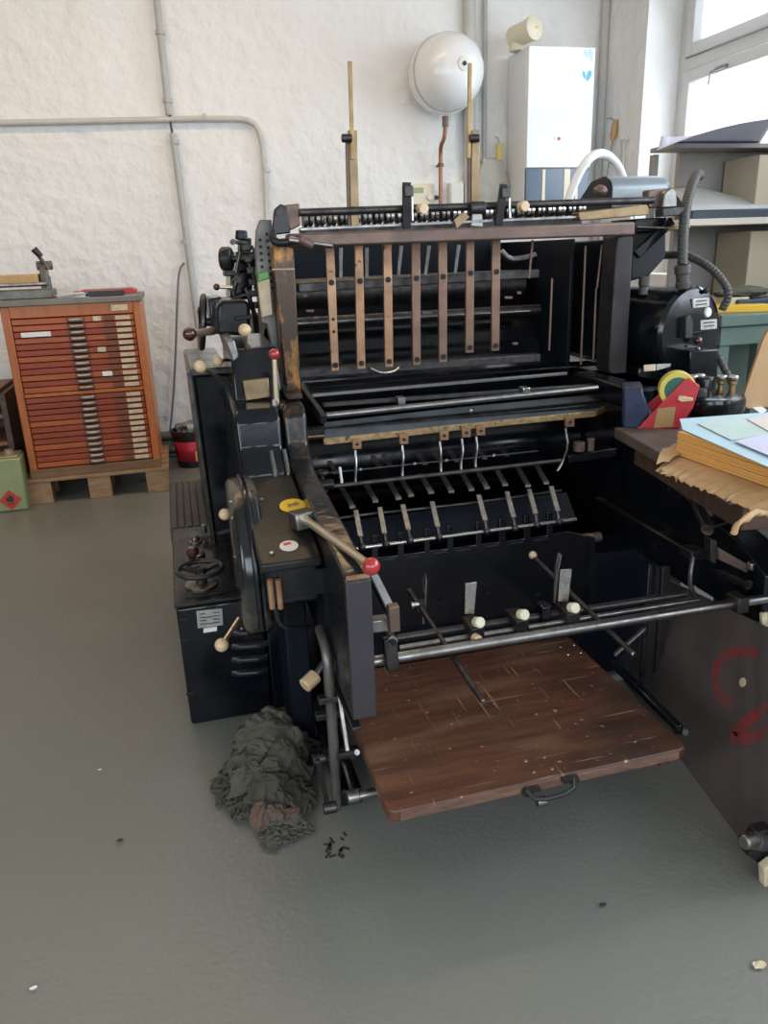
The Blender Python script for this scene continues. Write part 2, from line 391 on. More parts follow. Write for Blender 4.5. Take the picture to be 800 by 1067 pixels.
# expansion vessel
tc = PY(474, 75, YW - .22)
t = thing('expansion_vessel', 'round white expansion tank mounted high on the wall', 'tank', (tc.x, YW, tc.z - .26))
R_ = .238; axn = V((.06, -1, .0)).normalized(); ctr = PY(466, 76, YW - .25)
prof = [(R_ * .25, .245), (R_ * .62, .225), (R_ * .87, .16), (R_ * .985, .07), (R_, .02), (R_, -.012)]
MB().lathe([(R_ * .985, 0.0), (R_ * .97, .055), (R_ * .88, .125), (R_ * .69, .18), (R_ * .4, .212), (R_ * .12, .222), (0, .223)], ctr, axn, 40).build('front_shell', 'white_enamel', t)
MB().lathe([(R_ * .98, -.012), (R_ * 1.0, -.004), (R_ * .985, .004)], ctr, axn, 40).build('seam_band', 'pipe_grey', t)
MB().lathe([(0, -.235), (R_ * .6, -.215), (R_ * .92, -.16), (R_ * 1.01, -.09), (R_ * 1.02, -.012)], ctr, axn, 40).build('rear_shell', 'white_enamel', t)
bt = PY(479, 71, YW - .49); 
bt = ctr + axn * .222 + V((.02, 0, .01))
MB().lathe([(.040, -.02), (.040, .006), (.032, .008)], bt, axn, 20).build('badge', 'white_plastic', t)
MB().lathe([(.014, 0), (.014, .014)], bt, axn, 12).build('valve', 'black_plastic', t)
MB().box(ctr.x - .06, ctr.x + .06, ctr.y + .17, YW, ctr.z - .05, ctr.z + .05).build('bracket', 'pipe_grey', t)
# copper pipe to the vessel
q = [PY(464, 122, YW - .2), PY(463.5, 143, YW - .18), PY(459, 152, YW - .14), PY(459, 160, YW - .1), PY(459, 225, YW - .1)]
t = thing('copper_pipe', 'copper pipe hanging from the underside of the round white tank', 'pipe', q[-1])
MB().tube(q, .014, 12, 2).build('pipe_run', 'copper_pipe', t)
MB().cyl(q[0] + V((0, 0, .005)), q[0] - V((0, 0, .06)), .024, n=8).build('union_nut', 'bronze_dark', t)
c = PY(459, 172, YW - .1); MB().cyl(c - V((0, 0, .012)), c + V((0, 0, .012)), .022).build('pipe_clip', 'bronze_dark', t); MB().cyl(c, V((c.x, YW - .01, c.z)), .008).build('wall_stud', 'bronze_dark', t)

# boiler
YB = YW - .36
bl = [PY(551, 47, YB), PY(621, 47, YB), PY(612, 212, YB), PY(548.5, 212, YB)]
bx0, bx1 = bl[0].x, bl[1].x; bz1, bz0 = bl[0].z, bl[2].z
bz = PY(600, 174.5, YB).z
t = thing('boiler', 'tall white wall boiler with a blue display panel near its foot', 'boiler', ((bx0 + bx1) / 2, YW, bz0))
MB().box(bx0, bx1, YB + .03, YW - .035, bz0, bz1).build('casing', 'white_enamel', t, .006)
MB().box(bx0, bx1, YB, YB + .029, bz, bz1).build('front_panel', 'white_enamel', t, .006)
dp = MB().box(bx0 + .004, bx1 - .004, YB + .008, YB + .029, bz0, bz - .004).build('control_panel', 'display_blue', t, .003)
for u, w in ((.26, .022), (.60, .045), (.78, .02)):
    MB().box(bx0 + (bx1 - bx0) * u, bx0 + (bx1 - bx0) * u + w, YB + .004, YB + .008, bz0 + .005, bz - .01).build('stripe', 'cream_plastic', dp)
lg = PY(581, 144.5, YB)
MB().box(lg.x - .035, lg.x + .022, YB - .003, YB, lg.z - .012, lg.z + .012).build('badge', 'white_plastic', t)
MB().cyl((lg.x + .008, YB - .003, lg.z), (lg.x + .008, YB - .006, lg.z), .010).build('red_dot', 'logo_red', t)
def leaf(cx, cz, L_, w, ang):
    pts = []
    for k in range(16):
        a = 2 * PI * k / 16; x, z = math.cos(a) * L_ * (1), math.sin(a) * w * (1 - .3 * math.cos(a))
        pts.append(V((cx + x * math.cos(ang) - z * math.sin(ang), YB - .0015, cz + x * math.sin(ang) + z * math.cos(ang))))
    return pts
for px, py, sz, mt in ((613, 57, .040, 'logo_pale'), (611, 79, .034, 'logo_blue')):
    c = PY(px, py, YB); mb = MB()
    mb.prism(leaf(c.x - .018, c.z + .004, sz * .75, .010, -1.15), (0, .003, 0)).build('emblem', mt, t)
    MB().prism(leaf(c.x + .016, c.z, sz, .016, -1.95 if mt == 'logo_blue' else -1.3), (0, .003, 0)).build('emblem', mt, t)
# flue elbow on the boiler
fa, fb = PY(540, 38, YW - .1), PY(557, 29, YB + .02)
t = thing('flue_elbow', 'cream flue elbow with a capped end on top of the white boiler', 'flue', ((bx0 + .1), YW - .2, bz1))
d = V((.35, -1, .10)).normalized(); c0 = PY(556.5, 29, YB + .02)
MB().cyl(c0 - d * .2, c0, .068, n=28).build('pipe_stub', 'cream_plastic', t, .004)
MB().lathe([(.074, -.03), (.074, .004), (.066, .010), (0, .012)], c0, d, 28).build('end_cap', 'cream_plastic', t)
MB().bar(c0 + d * .013 + V((-.02, 0, 0)), c0 + d * .013 + V((.02, .006, 0)), .016, .006, d).build('label_strip', 'label_yellow', t)
MB().cyl((c0.x - .05, c0.y + .15, bz1), (c0.x - .05, c0.y + .15, bz1 + .09), .055, n=24).build('socket', 'cream_plastic', t)
# thermostat, junction box, hanging bag
c = on_wall(438, 203, 0)
t = thing('thermostat', 'small cream thermostat with a dial beside the copper pipe', 'thermostat', c - V((0, 0, .07)))
MB().box(c.x - .095, c.x + .095, c.y - .04, c.y + .02, c.z - .07, c.z + .07).build('housing', 'cream_plastic', t, .008)
MB().box(c.x - .07, c.x + .01, c.y - .043, c.y - .038, c.z + .01, c.z + .045).build('display', 'can_green', t)
MB().cyl((c.x + .055, c.y - .04, c.z - .02), (c.x + .055, c.y - .055, c.z - .02), .024, .02).build('dial', 'white_plastic', t)
MB().cyl((c.x + .095, c.y - .01, c.z - .02), (c.x + .15, c.y - .01, c.z - .02), .018, .008).build('plug', 'black_plastic', t)
c = on_wall(473.5, 203, 0)
t = thing('junction_box', 'small white junction box on the wall right of the copper pipe', 'box', c - V((0, 0, .07)))
MB().box(c.x - .055, c.x + .055, c.y - .05, c.y + .02, c.z - .08, c.z + .08).build('housing', 'white_plastic', t, .01)
MB().box(c.x - .045, c.x + .045, c.y - .056, c.y - .05, c.z - .07, c.z + .07).build('cover', 'white_plastic', t, .004)
c = PY(513, 190, YW - .1)
mb = MB(); n_ = 14; vs = []; fs = []
for j in range(n_ + 1):
    for i in range(n_ + 1):
        u, w = i / n_ - .5, j / n_; wd = .17 * (.45 + .9 * w if w < .6 else 1.0)
        vs.append(V((c.x + u * wd * 2 * .9, c.y - .05 * math.cos(u * PI) * math.sin(min(1, w * 1.2) * PI * .8) + .02 * noise.noise(V((u * 6, w * 6, 2))), c.z + .16 - w * .36)))
for j in range(n_):
    for i in range(n_): a = j * (n_ + 1) + i; fs.append((a, a + 1, a + n_ + 2, a + n_ + 1))
mb._add(vs, fs)
t = thing('hanging_bag', 'clear plastic bag with a yellow tag hanging left of the boiler', 'bag', (c.x, c.y + .05, c.z - .2))
o = mb.build('bag', 'clear_bag', t); sd = o.modifiers.new('thick', 'SOLIDIFY'); sd.thickness = .003
k = PY(520, 159, YW - .1); MB().box(k.x - .02, k.x + .025, k.y - .01, k.y + .01, k.z - .05, k.z + .06).build('tag', 'label_yellow', t, .004)
MB().tube([k + V((0, 0, .06)), k + V((.01, .05, .1)), V((k.x, YW, k.z + .12))], .004).build('string', 'pipe_grey', t)
# tool with wooden handle hanging in the corner, white hose
a, b = PY(641, 127, 5.45), PY(638, 147, 5.45)
t = thing('hanging_tool', 'thin tool with a pale wooden handle hanging right of the boiler', 'tool', PY(633, 185, 5.45))
MB().lathe([(.012, 0), (.024, .04), (.022, .1), (.014, .14)], b, a - b, 14).build('handle', 'wood_handle', t)
MB().tube([b, PY(636, 160, 5.45), PY(632, 185, 5.45)], .006).build('shaft', 'steel', t)
MB().tube([a, a + V((.02, .1, .04)), V((a.x + .03, YW, a.z + .05))], .004).build('hook', 'steel', t)
t = thing('hook_rail', 'pair of small white hooked rods on the corner wall', 'hook', PX(650, 180, XW))
for px in (645.5, 650): MB().tube([PX(px - 1, 178, XW - .02), PX(px, 150, XW - .02), PX(px + 1.5, 142, XW - .03), PX(px + 3, 146, XW - .03)], .007, 8, 1).build('rod', 'white_paint', t)
hp = [PY(588, 222, 4.3), PY(598, 190, 4.3), PY(612, 165, 4.3), PY(627, 158, 4.35), PY(640, 167, 4.4), PY(649, 183, 4.4), PY(654, 215, 4.4), PY(656, 240, 4.4), V((PY(656, 240, 4.4).x, 4.4, 0))]
tag(MB().tube(hp, .025, 14, 2).build('hose', 'white_enamel'), 'white hose arching up behind the press in front of the boiler', 'hose')

# ------------------------------------------------------------------ drawer cabinet on its pallet
YP = 4.76
gl = PZ(32, 527, 0); gr = PZ(177, 511, 0); YP = (gl.y + gr.y) / 2
pxa, pxb = gl.x, gr.x
pz = PY(166, 487, YP).z
t = thing('pallet', 'low wooden pallet under the red drawer cabinet', 'pallet', ((pxa + pxb) / 2, YP + .4, 0))
bw = .13
for k, u in enumerate((0, .5, 1)):
    x = pxa + (pxb - pxa - bw) * u
    for y in (0, .25, .5): MB().box(x, x + bw, YP + y, YP + y + .12, 0, pz - .022).build('block', 'pallet', t, .004)
for k in range(5): MB().box(pxa - .01, pxb + .01, YP - .005 + k * .13, YP + .10 + k * .13, pz - .021, pz).build('deck_board', 'pallet', t, .003)
cxa, cxb = PY(33, 503, YP).x, PY(168.5, 486, YP).x
cz0 = pz; YC = YP + .01; cz1 = PY(140, 308, YC).z; dpt = .62
t = thing('drawer_cabinet', 'red-brown wooden type cabinet with two dozen shallow drawers on a pallet', 'cabinet', ((cxa + cxb) / 2, YC + dpt / 2, cz0))
sw = .045
MB().box(cxa, cxa + sw, YC, YC + dpt, cz0, cz1 - .03).build('side_panel', 'cab_frame', t, .006)
MB().box(cxb - sw, cxb, YC, YC + dpt, cz0, cz1 - .03).build('side_panel', 'cab_side', t, .006)
MB().box(cxa - .01, cxb + .012, YC - .012, YC + dpt, cz1 - .03, cz1).build('top_panel', 'cab_top', t, .004)
ztopdr = PY(70, 328, YC).z - .004; ztopdr = cz1 - .095
MB().box(cxa + sw, cxb - sw, YC, YC + .04, ztopdr, cz1 - .03).build('top_rail', 'cab_frame', t, .003)
MB().box(cxa, cxb, YC - .006, YC + .04, cz0, cz0 + .055).build('base_rail', 'cab_base', t, .004)
MB().box(cxa + sw, cxb - sw, YC + dpt - .02, YC + dpt, cz0, cz1 - .03).build('back_panel', 'cab_base', t)
lx = cxb - sw - .018
MB().box(lx - .10, lx - .01, YC - .004, YC, ztopdr + .018, ztopdr + .05).build('label_card', 'card', t, label='cream paper label on the top rail')
zb0, zb1 = cz0 + .06, ztopdr - .004
mid_h = .024; dh = (zb1 - zb0 - mid_h) / 24
MB().box(cxa + sw, cxb - sw, YC - .004, YC + .04, zb0 + 12 * dh + .002, zb0 + 12 * dh + mid_h - .002).build('middle_rail', 'cab_frame', t, .003)
proto = None
def drawer(i):
    z0 = zb0 + i * dh + (mid_h if i >= 12 else 0) + .0022; z1 = z0 + dh - .0044
    xa, xb = cxa + sw + .003, cxb - sw - .003
    d = MB().box(xa, xb, YC + .002 + random.uniform(-.003, .003), YC + .3, z0, z1).build('drawer', 'cab_wood_light' if i in (0, 3, 7, 12, 14, 17, 20, 23, 22) else 'cab_wood', t, .003)
    xm = xa + (xb - xa) * .515; zc = (z0 + z1) / 2; hw = .041
    hh = z1 - z0; mb = MB(); vs = []; fs = []
    for a_ in range(9):
        th = PI * a_ / 8
        for b_ in range(17):
            ph = PI * b_ / 16; vs.append(V((xm - math.cos(ph) * hw * (abs(math.sin(th)) ** .5 * .25 + .75), YC - .003 - .022 * math.sin(th) * math.sin(ph) ** .45, zc + .0135 * math.cos(th))))
    for a_ in range(8):
        for b_ in range(16): q_ = a_ * 17 + b_; fs.append((q_, q_ + 1, q_ + 18, q_ + 17))
    mb._add(vs, fs).build('pull', 'pull_steel', d)
    MB().box(xm - hw - .007, xm + hw + .007, YC - .003, YC, zc - hh * .42, zc + hh * .42).build('pull_plate', 'card_brown', d)
    xl = xb - .015
    MB().box(xl - .085, xl - .005, YC - .0045, YC, zc - .0105, zc + .0105).build('label_card', 'card', d)
    MB().box(xl - .150, xl - .092, YC - .0035, YC, zc - .012, zc + .012).build('label_holder', 'card_brown', d)
    if i in (21, 23, 18, 14):
        u, w, mt = {21: (.06, .155, 'paper'), 23: (.66, .045, 'card'), 18: (.66, .045, 'card'), 14: (.67, .055, 'paper')}[i]
        MB().box(xa + (xb - xa) * u, xa + (xb - xa) * u + w, YC - .005, YC, zc - .012, zc + .014).build('paper_slip', mt, d, label='loose white paper slip stuck on the drawer front')
for i in range(24): drawer(i)
# things on top of the cabinet
def on_cab(px, py): return PZ(px, py, cz1)
ya = YC + .16
c = V((PY(20, 312, ya).x, ya + .1, cz1)); s0 = PY(48, 312, ya)
t = thing('bench_punch', 'grey cast iron lever punch with wooden bed on the drawer cabinet', 'punch', (s0.x, ya + .1, cz1))
xl = PY(-14, 318, ya).x; xr = PY(57, 312, ya).x
MB().box(xl, xr - .01, ya, ya + .22, cz1, cz1 + .05).build('base', 'grey_iron', t, .006)
MB().box(xl, xr - .075, ya + .05, ya + .2, cz1 + .07, cz1 + .135).build('wooden_bed', 'kraft', t, .003)
MB().cyl((xl, ya + .02, cz1 + .08), (xr - .03, ya + .02, cz1 + .08), .012).build('guide_rod', 'steel', t)
mb = MB(); mb.prism([V((xr - .065, y, z)) for y, z in ((ya + .02, cz1), (ya + .2, cz1), (ya + .17, cz1 + .13), (ya + .13, cz1 + .2), (ya + .08, cz1 + .2), (ya + .04, cz1 + .12))], (.035, 0, 0))
mb.cyl((xr - .08, ya + .1, cz1 + .18), (xr + .005, ya + .1, cz1 + .18), .025); mb.cyl((xr - .03, ya + .06, cz1 + .02), (xr - .03, ya + .06, cz1 + .12), .02)
mb.build('column', 'grey_iron', t, .004)
lv = [PY(51, 281, ya + .08), PY(47, 275, ya + .08), PY(41, 268, ya + .06), PY(38, 262, ya + .05)]
MB().tube(lv, .011, 10, 1).build('lever', 'grey_iron', t)
MB().cyl(lv[-1] + V((.02, 0, -.03)), lv[-1] + V((-.012, -.005, .015)), .017, .02).build('grip', 'black_plastic', t)
for k, (x0, x1, mt, nm, lab, cat, z0, z1, yy) in enumerate((
        (60, 92, 'paper', 'paper_stack', 'untidy white papers on the cabinet beside the lever punch', 'papers', 0, .014, .10),
        (88, 128, 'black_plastic', 'flat_tray', 'flat black tray lying on the front of the drawer cabinet', 'tray', 0, .03, .10),
        (76, 142, 'red_card', 'folder', 'red folder lying at the back of the drawer cabinet top', 'folder', 0, .022, .36))):
    p, q = PY(x0, 306, YC + yy), PY(x1, 303, YC + yy)
    o = MB().box(p.x, q.x, YC + yy, YC + yy + .2, cz1 + z0, cz1 + z1)
    if mt == 'red_card': o.box(p.x + .05, q.x - .02, YC + yy + .02, YC + yy + .18, cz1 + z1, cz1 + z1 + .008)
    if mt == 'paper':
        for j in range(4): o.bar(V((p.x + .02 * j, YC + yy - .02, cz1 + z1 + .003 * j)), V((q.x - .03 + .02 * j, YC + yy + .06 + .02 * j, cz1 + z1 + .003 * j)), .12, .002)
    tag(o.build(nm, mt, None, .003), lab, cat)

# dark shelf at the far left edge and solvent can
xs = PY(10, 440, YC + .05).x
t = thing('open_shelf', 'dark brown open shelf cut by the left edge, left of the drawer cabinet', 'shelf', (xs - .3, YC + .2, 0))
mb = MB(); mb.box(xs - .6, xs, YC + .05, YC + .55, .02, .05); mb.box(xs - .03, xs, YC + .05, YC + .55, 0, .66); mb.box(xs - .6, xs - .57, YC + .05, YC + .55, 0, .66); mb.box(xs - .6, xs, YC + .53, YC + .55, .05, .66)
mb.build('carcass', 'old_wood', t)
for z in (.2, .36, .52, .66): MB().box(xs - .57, xs - .031, YC + .05, YC + .53, z, z + .022).build('shelf_board', 'cab_base', t, .002)
ycan = 4.60; ca = PY(29.5, 530, ycan).x; ztop = PY(18, 474, ycan).z
ycan = PZ(15, 533, 0).y; ca = PZ(31, 531, 0).x; ztop = PY(20, 477, ycan).z
t = thing('solvent_can', 'green metal solvent can with a red flame hazard diamond on the floor', 'can', (ca - .13, ycan + .1, 0))
xl_ = ca - .27
MB().box(xl_, ca, ycan, ycan + .17, 0, ztop).build('body', 'can_green', t, .012)
MB().box(xl_ + .01, ca - .01, ycan + .01, ycan + .16, ztop, ztop + .012).build('lid_plate', 'can_top', t, .005)
MB().cyl((ca - .07, ycan + .09, ztop + .012), (ca - .07, ycan + .09, ztop + .035), .025).build('screw_cap', 'can_top', t)
dcx = PY(11, 521, ycan)
hz = .062
d_ = MB().prism([V((dcx.x - hz, ycan - .002, dcx.z)), V((dcx.x, ycan - .002, dcx.z - hz)), V((dcx.x + hz, ycan - .002, dcx.z)), V((dcx.x, ycan - .002, dcx.z + hz))], (0, .004, 0)).build('hazard_diamond', 'hazard_red', t)
fl = [(-.018, -.012), (-.024, .004), (-.014, .016), (-.010, .008), (-.002, .034), (.006, .018), (.012, .024), (.020, .006), (.016, -.012), (0, -.018)]
mb = MB().prism([V((dcx.x + a, ycan - .004, dcx.z + b + .004)) for a, b in fl], (0, .002, 0)); mb.box(dcx.x - .02, dcx.x + .02, ycan - .004, ycan - .002, dcx.z - .026, dcx.z - .021)
mb.build('flame_symbol', 'ink', d_)

# bucket by the wall
bc = PZ(204, 488, 0) + V((0, .12, 0)); bh = .25
t = thing('bucket', 'black bucket with a pink label standing by the wall behind the press', 'bucket', bc)
MB().lathe([(.112, 0), (.135, bh), (.142, bh), (.142, bh - .02), (.136, bh - .02), (.14, bh + .004), (.13, bh + .004), (.108, .03), (0, .03)], bc, (0, 0, 1), 28).build('tub', 'black_plastic', t)
n_ = 16; vs = []; fs = []
for k in range(n_ + 1):
    a = PI * 1.12 + (PI * .76) * k / n_
    for h in (.045, .185):
        r = .112 + .023 * h / bh + .002; vs.append(bc + V((math.cos(a) * r, math.sin(a) * r, h)))
for k in range(n_): fs.append((2 * k, 2 * k + 2, 2 * k + 3, 2 * k + 1))
mb = MB(); mb._add(vs, fs); lb = mb.build('label', 'bucket_red', t)
lb.modifiers.new('thick', 'SOLIDIFY').thickness = .001
vs = []; fs = []
for k in range(7):
    a = PI * 1.52 + .5 * k / 6
    for h in (.05, .12): r = .112 + .023 * h / bh + .004; vs.append(bc + V((math.cos(a) * r, math.sin(a) * r, h)))
for k in range(6): fs.append((2 * k, 2 * k + 2, 2 * k + 3, 2 * k + 1))
mb = MB(); mb._add(vs, fs); mb.build('label_patch', 'label_yellow', lb)
def lump(c, rx, ry, rz, seed, amp=.35, n=28, freq=3.2, folds=.0, rot=0):
    mb = MB(); vs = []; fs = []; m_ = n // 2
    for j in range(m_ + 1):
        th = PI * j / m_
        for i in range(n):
            ph = 2 * PI * i / n; d = V((math.sin(th) * math.cos(ph), math.sin(th) * math.sin(ph), math.cos(th)))
            q = d * freq + V((seed * 7.1, seed * 3.3, seed))
            wv = V((noise.noise(q * .6), noise.noise(q * .6 + V((9, 2, 5))), noise.noise(q * .6 + V((1, 8, 3)))))
            r1 = 1 - abs(noise.noise(q + wv * 1.6)) * 2
            r2 = 1 - abs(noise.noise(q * 2.1 + wv * 2.2 + V((5, 5, 5)))) * 2
            k = 1 + amp * (.62 * r1 + .30 * r2 - .35) + amp * .5 * noise.noise(d * 1.7 + V((seed, 0, 0)))
            p = V((d.x * rx * k, d.y * ry * k, d.z * rz * k)); p.rotate(Matrix.Rotation(rot, 3, 'Z'))
            p = V(c) + p; p.z = max(p.z, .003 + .002 * (r1 + 1)); vs.append(p)
    for j in range(m_):
        for i in range(n):
            a, b = j * n + i, j * n + (i + 1) % n; fs.append((a, b, b + n, a + n))
    return mb._add(vs, fs)
tag(lump(bc + V((0, 0, bh - .0)), .1, .1, .05, 3, .6).build('crumpled_foil', 'foil'), 'crumpled silvery waste heaped in the black bucket', 'waste')

# ------------------------------------------------------------------ PRESS
press = thing('printing_press', 'large black cast iron cylinder printing press with a wooden delivery board', 'printing press', (.85, 2.6, 0))
def P(mb, name, mt, bevel=.003, parent=None, label=None): return mb.build(name, mt, parent or press, bevel, label)

# side frames, inner bed and rear
P(MB().box(.17, .335, 2.14, 3.7, 0, .80), 'left_frame', 'black', .01)
P(MB().box(1.42, 1.60, 2.1, 3.7, 0, .93), 'right_frame', 'black', .01)
P(MB().box(.336, 1.419, 3.45, 3.6, .02, 1.12), 'rear_panel', 'interior')
P(MB().box(.336, 1.419, 2.35, 3.44, .30, .34), 'bed_floor', 'interior')
# left delivery arm
AX0, AX1 = .275, .330
prof = [(1.40, .408), (1.40, .735), (1.43, .748), (2.0, .80), (2.16, .838), (2.30, .85), (2.30, .45), (1.9, .42)]
arm = P(MB().prism([V((AX0, y, z)) for y, z in prof], (AX1 - AX0, 0, 0)), 'delivery_arm', 'black_wavy', .006)
P(MB().box(AX0 + .001, AX1 - .001, 1.394, 1.40, .410, .733), 'arm_face', 'black_chipped_lit', .003, arm, 'purplish black end face toned paler as lit, with chipped edges')
P(MB().bar(V((AX0 + .003, 1.400, .739)), V((AX1 - .003, 1.400, .739)), .010, .008), 'worn_edge', 'rust', .002, arm)
# control box with sloping lid
cb = [(1.655, .575), (1.655, .69), (2.03, .775), (2.05, .58)]
xa, xb = PY(277, 600, 1.655).x, .268
box_ = P(MB().prism([V((xa, y, z)) for y, z in cb], (xb - xa, 0, 0)), 'control_box', 'black', .012)
cl = [(1.64, .672), (1.64, .694), (2.05, .787), (2.05, .765)]
lid = P(MB().prism([V((xa - .012, y, z)) for y, z in cl], (xb - xa + .016, 0, 0)), 'lid', 'black_dusty', .005, box_)
def lidp(px, py):   # point on the sloping lid
    n = V((0, -.093, .41)).normalized(); d = ray(px, py); p0 = V((0, 1.64, .695)); return EYE + d * ((p0 - EYE).dot(n) / d.dot(n)), n
for px, py, r, mt, nm, lab in ((305, 527, .034, 'sticker_yellow', 'sticker', 'round yellow sticker'), (301, 569, .022, 'sticker_pale', 'sticker', 'round white sticker with a red mark')):
    c, n = lidp(px, py); st = MB().lathe([(r, 0), (r, .0015)], c, n, 28).build(nm, mt, lid, 0, lab)
    if mt == 'sticker_yellow':
        mb = MB(); mb.bar(c + n * .002 + V((-.012, -.006, 0)), c + n * .002 + V((.013, .012, .003)), .006, .001, n); mb.bar(c + n * .002 + V((-.012, .008, .002)), c + n * .002 + V((.008, -.004, -.001)), .004, .001, n); mb.lathe([(.006, 0), (.006, .001)], c + n * .0015 + V((.012, .004, .001)), n, 10)
        mb.build('print', 'rust', st)
    else:
        MB().bar(c + n * .002 + V((-.012, .006, .001)), c + n * .002 + V((.006, .010, .002)), .010, .001, n).build('print', 'logo_red', st)
for px, py in ((283, 577), (343, 566), (273, 521)):
    c, n = lidp(px, py); MB().lathe([(.006, 0), (.005, .004)], c, n, 10).build('screw', 'steel', lid)
mb = MB()
for px in (281, 289.5): mb.cyl(PY(px, 604, 1.648), PY(px + 3, 634, 1.648), .007)
P(mb, 'rusty_hinge', 'rust', 0, box_)
P(MB().poly_y([(291, 597), (341, 592), (341, 619), (291, 625)], 1.6545, .006), 'front_plate', 'black_matt', .002, box_)
P(MB().tube([PY(287, 633, 1.7), PY(291, 650, 1.7), PY(300, 655, 1.7), PY(322, 653, 1.75)], .006, 8, 1), 'cable', 'black_plastic', 0, box_)
# big lever with the red ball
c, n = lidp(315, 549)
e0, e1 = c + n * .028, PY(386.5, 590, 1.375)
lever = P(MB().bar(c - (e1 - c).normalized() * .03 + n * .022, c + (e1 - c).normalized() * .03 + n * .022, .05, .042, n), 'lever_block', 'steel', .004)
MB().cyl(e0, e1, .0105, .0085).build('lever_rod', 'lever_metal', lever)
MB().ball(e1, .0185, 24).build('ball_knob', 'red_plastic', lever)
# rounded guard (belt cover) left of the control box
gprof = [(2.10, .78), (2.05, .795)] + [(1.97 - .22 * math.sin(PI / 2 * k / 10), .575 + .225 * math.cos(PI / 2 * k / 10)) for k in range(11)] + [(1.745, .48), (1.79, .445), (2.10, .445)]
guard = P(MB().prism([V((.088, y, z)) for y, z in gprof], (.070, 0, 0)), 'wheel_guard', 'black_wavy', .020, seg=4) if 0 else MB().prism([V((.088, y, z)) for y, z in gprof], (.074, 0, 0)).build('wheel_guard', 'guard_dust_sheen', press, .020, None, 4)
P(MB().tube([V((.128, y, z)) for y, z in gprof[1:14]], .009, 10), 'guard_rim', 'black', 0, guard)
mb = MB()
for px, py in ((252, 655), (242, 540), (245, 580), (243, 610), (240, 523)): c = PX(px, py, .088); mb.ball(c, .005, 8)
P(mb, 'rivet', 'steel', 0, guard)
# stepped body block behind the control box
bp_ = [(2.05, .74), (2.06, .80), (2.12, .845), (2.13, .93), (2.16, .955), (2.62, .965), (2.62, .70)]
P(MB().prism([V((.135, y, z)) for y, z in bp_], (.128, 0, 0)), 'gear_housing', 'black', .012)
P(MB().prism([V((.270, y, z + .004)) for y, z in bp_], (.066, 0, 0)), 'gear_housing', 'black_copper_lit', .012)
P(MB().prism([V((.292, y, z)) for y, z in ((2.2, .965), (2.22, .978), (2.3, .985), (2.6, .985), (2.6, .965))], (.05, 0, 0)), 'pillar_foot', 'black_dusty', .006)
mb = MB()
for x in (.225, .262): mb.tube([V((x, 2.045, .735)), V((x, 2.05, .79)), V((x, 2.11, .84))], .007, 8)
P(mb, 'pipe', 'steel', 0)
# tall chain cover at the far left
P(MB().hexa([V((.052, 2.6, .40)), V((.165, 2.6, .40)), V((.165, 3.4, .40)), V((.04, 3.4, .40)), V((.042, 2.6, 1.0)), V((.165, 2.6, 1.0)), V((.165, 3.4, 1.0)), V((.03, 3.4, 1.0))]), 'chain_cover', 'black', .012)
P(MB().bar(V((.036, 2.585, 1.01)), V((.052, 2.585, .40)), .016, .022, (0, 1, 0)), 'cover_edge', 'dark_steel', .004)
P(MB().bar(V((.036, 2.585, 1.01)), V((.17, 2.585, 1.01)), .022, .022, (0, 1, 0)), 'cover_edge', 'dark_steel', .004)
# upper housing with brass plate
uz0, uz1 = .955, PY(245, 362, 2.3).z
uh = P(MB().hexa([V((.150, 2.28, uz0)), V((.292, 2.28, uz0)), V((.292, 2.7, uz0)), V((.15, 2.7, uz0)), V((.155, 2.34, uz1 - .01)), V((.292, 2.34, uz1 - .01)), V((.292, 2.7, uz1)), V((.155, 2.7, uz1))]), 'upper_housing', 'black', .008)
pl_ = [PY(253, 397, 2.268), PY(280, 394, 2.268), PY(281, 414, 2.268), PY(256, 418, 2.268)]
P(MB().prism(pl_, (0, .02, 0)), 'brass_plate', 'brass_old', .003, uh)
P(MB().poly_y([(236, 356), (244, 354), (249, 372), (243, 378)], 2.26, .4), 'side_cheek', 'steel', .004, uh)
P(MB().poly_y([(225, 349), (226, 318), (232, 313), (257, 312), (261, 320), (261, 350)], 2.5, .25), 'feeder_cover', 'black_dusty', .012)
P(MB().poly_y([(222, 348), (219, 330), (218, 311), (231, 309), (231, 348)], 2.62, .2), 'feeder_bracket', 'black', .006)
P(MB().bar(PY(245, 332, 2.49), PY(262, 330, 2.49), .02, .012), 'latch', 'black_matt', .002)
# levers and knobs at the left
def lever_knob(ballpx, rootpx, yb, yr, r, mt, nm='lever', rr=.005):
    a, b = PY(*ballpx, yb), PY(*rootpx, yr)
    l = P(MB().cyl(b, a, rr * 1.25, rr), nm, 'lever_metal', 0); MB().ball(a, r, 20).build('ball_knob', mt, l); return l
lever_knob((255, 344), (257, 366), 2.3, 2.36, .0185, 'ivory')
lever_knob((208.5, 382), (234, 397), 2.35, 2.5, .0185, 'ivory')
lever_knob((227, 377), (238, 374), 2.45, 2.6, .0165, 'ivory')
lever_knob((285.5, 369), (288.5, 428), 2.2, 2.2, .016, 'red_plastic', rr=.007)
lever_knob((197.4, 348), (222, 345), 2.45, 2.55, .021, 'brown_plastic', rr=.010)
lever_knob((225.5, 299), (242, 299.5), 2.65, 2.65, .011, 'brown_plastic')
lever_knob((234, 536), (243, 528), 1.95, 2.05, .0155, 'ivory')
lever_knob((231, 672), (249, 645), 1.86, 1.95, .0185, 'ivory', rr=.006)
P(MB().cyl(PY(286, 428, 2.2), PY(286.5, 416, 2.2), .013, .010), 'lever_socket', 'steel', 0)
c = PY(209, 336, 2.75)
mb = MB(); rr = []
for k in range(24): a = 2 * PI * k / 24; rr.append(c + V((.012 * math.sin(a) + .006, math.cos(a) * .085, math.sin(a) * .085)))
mb.tube(rr + [rr[0], rr[1]], .010, 10)
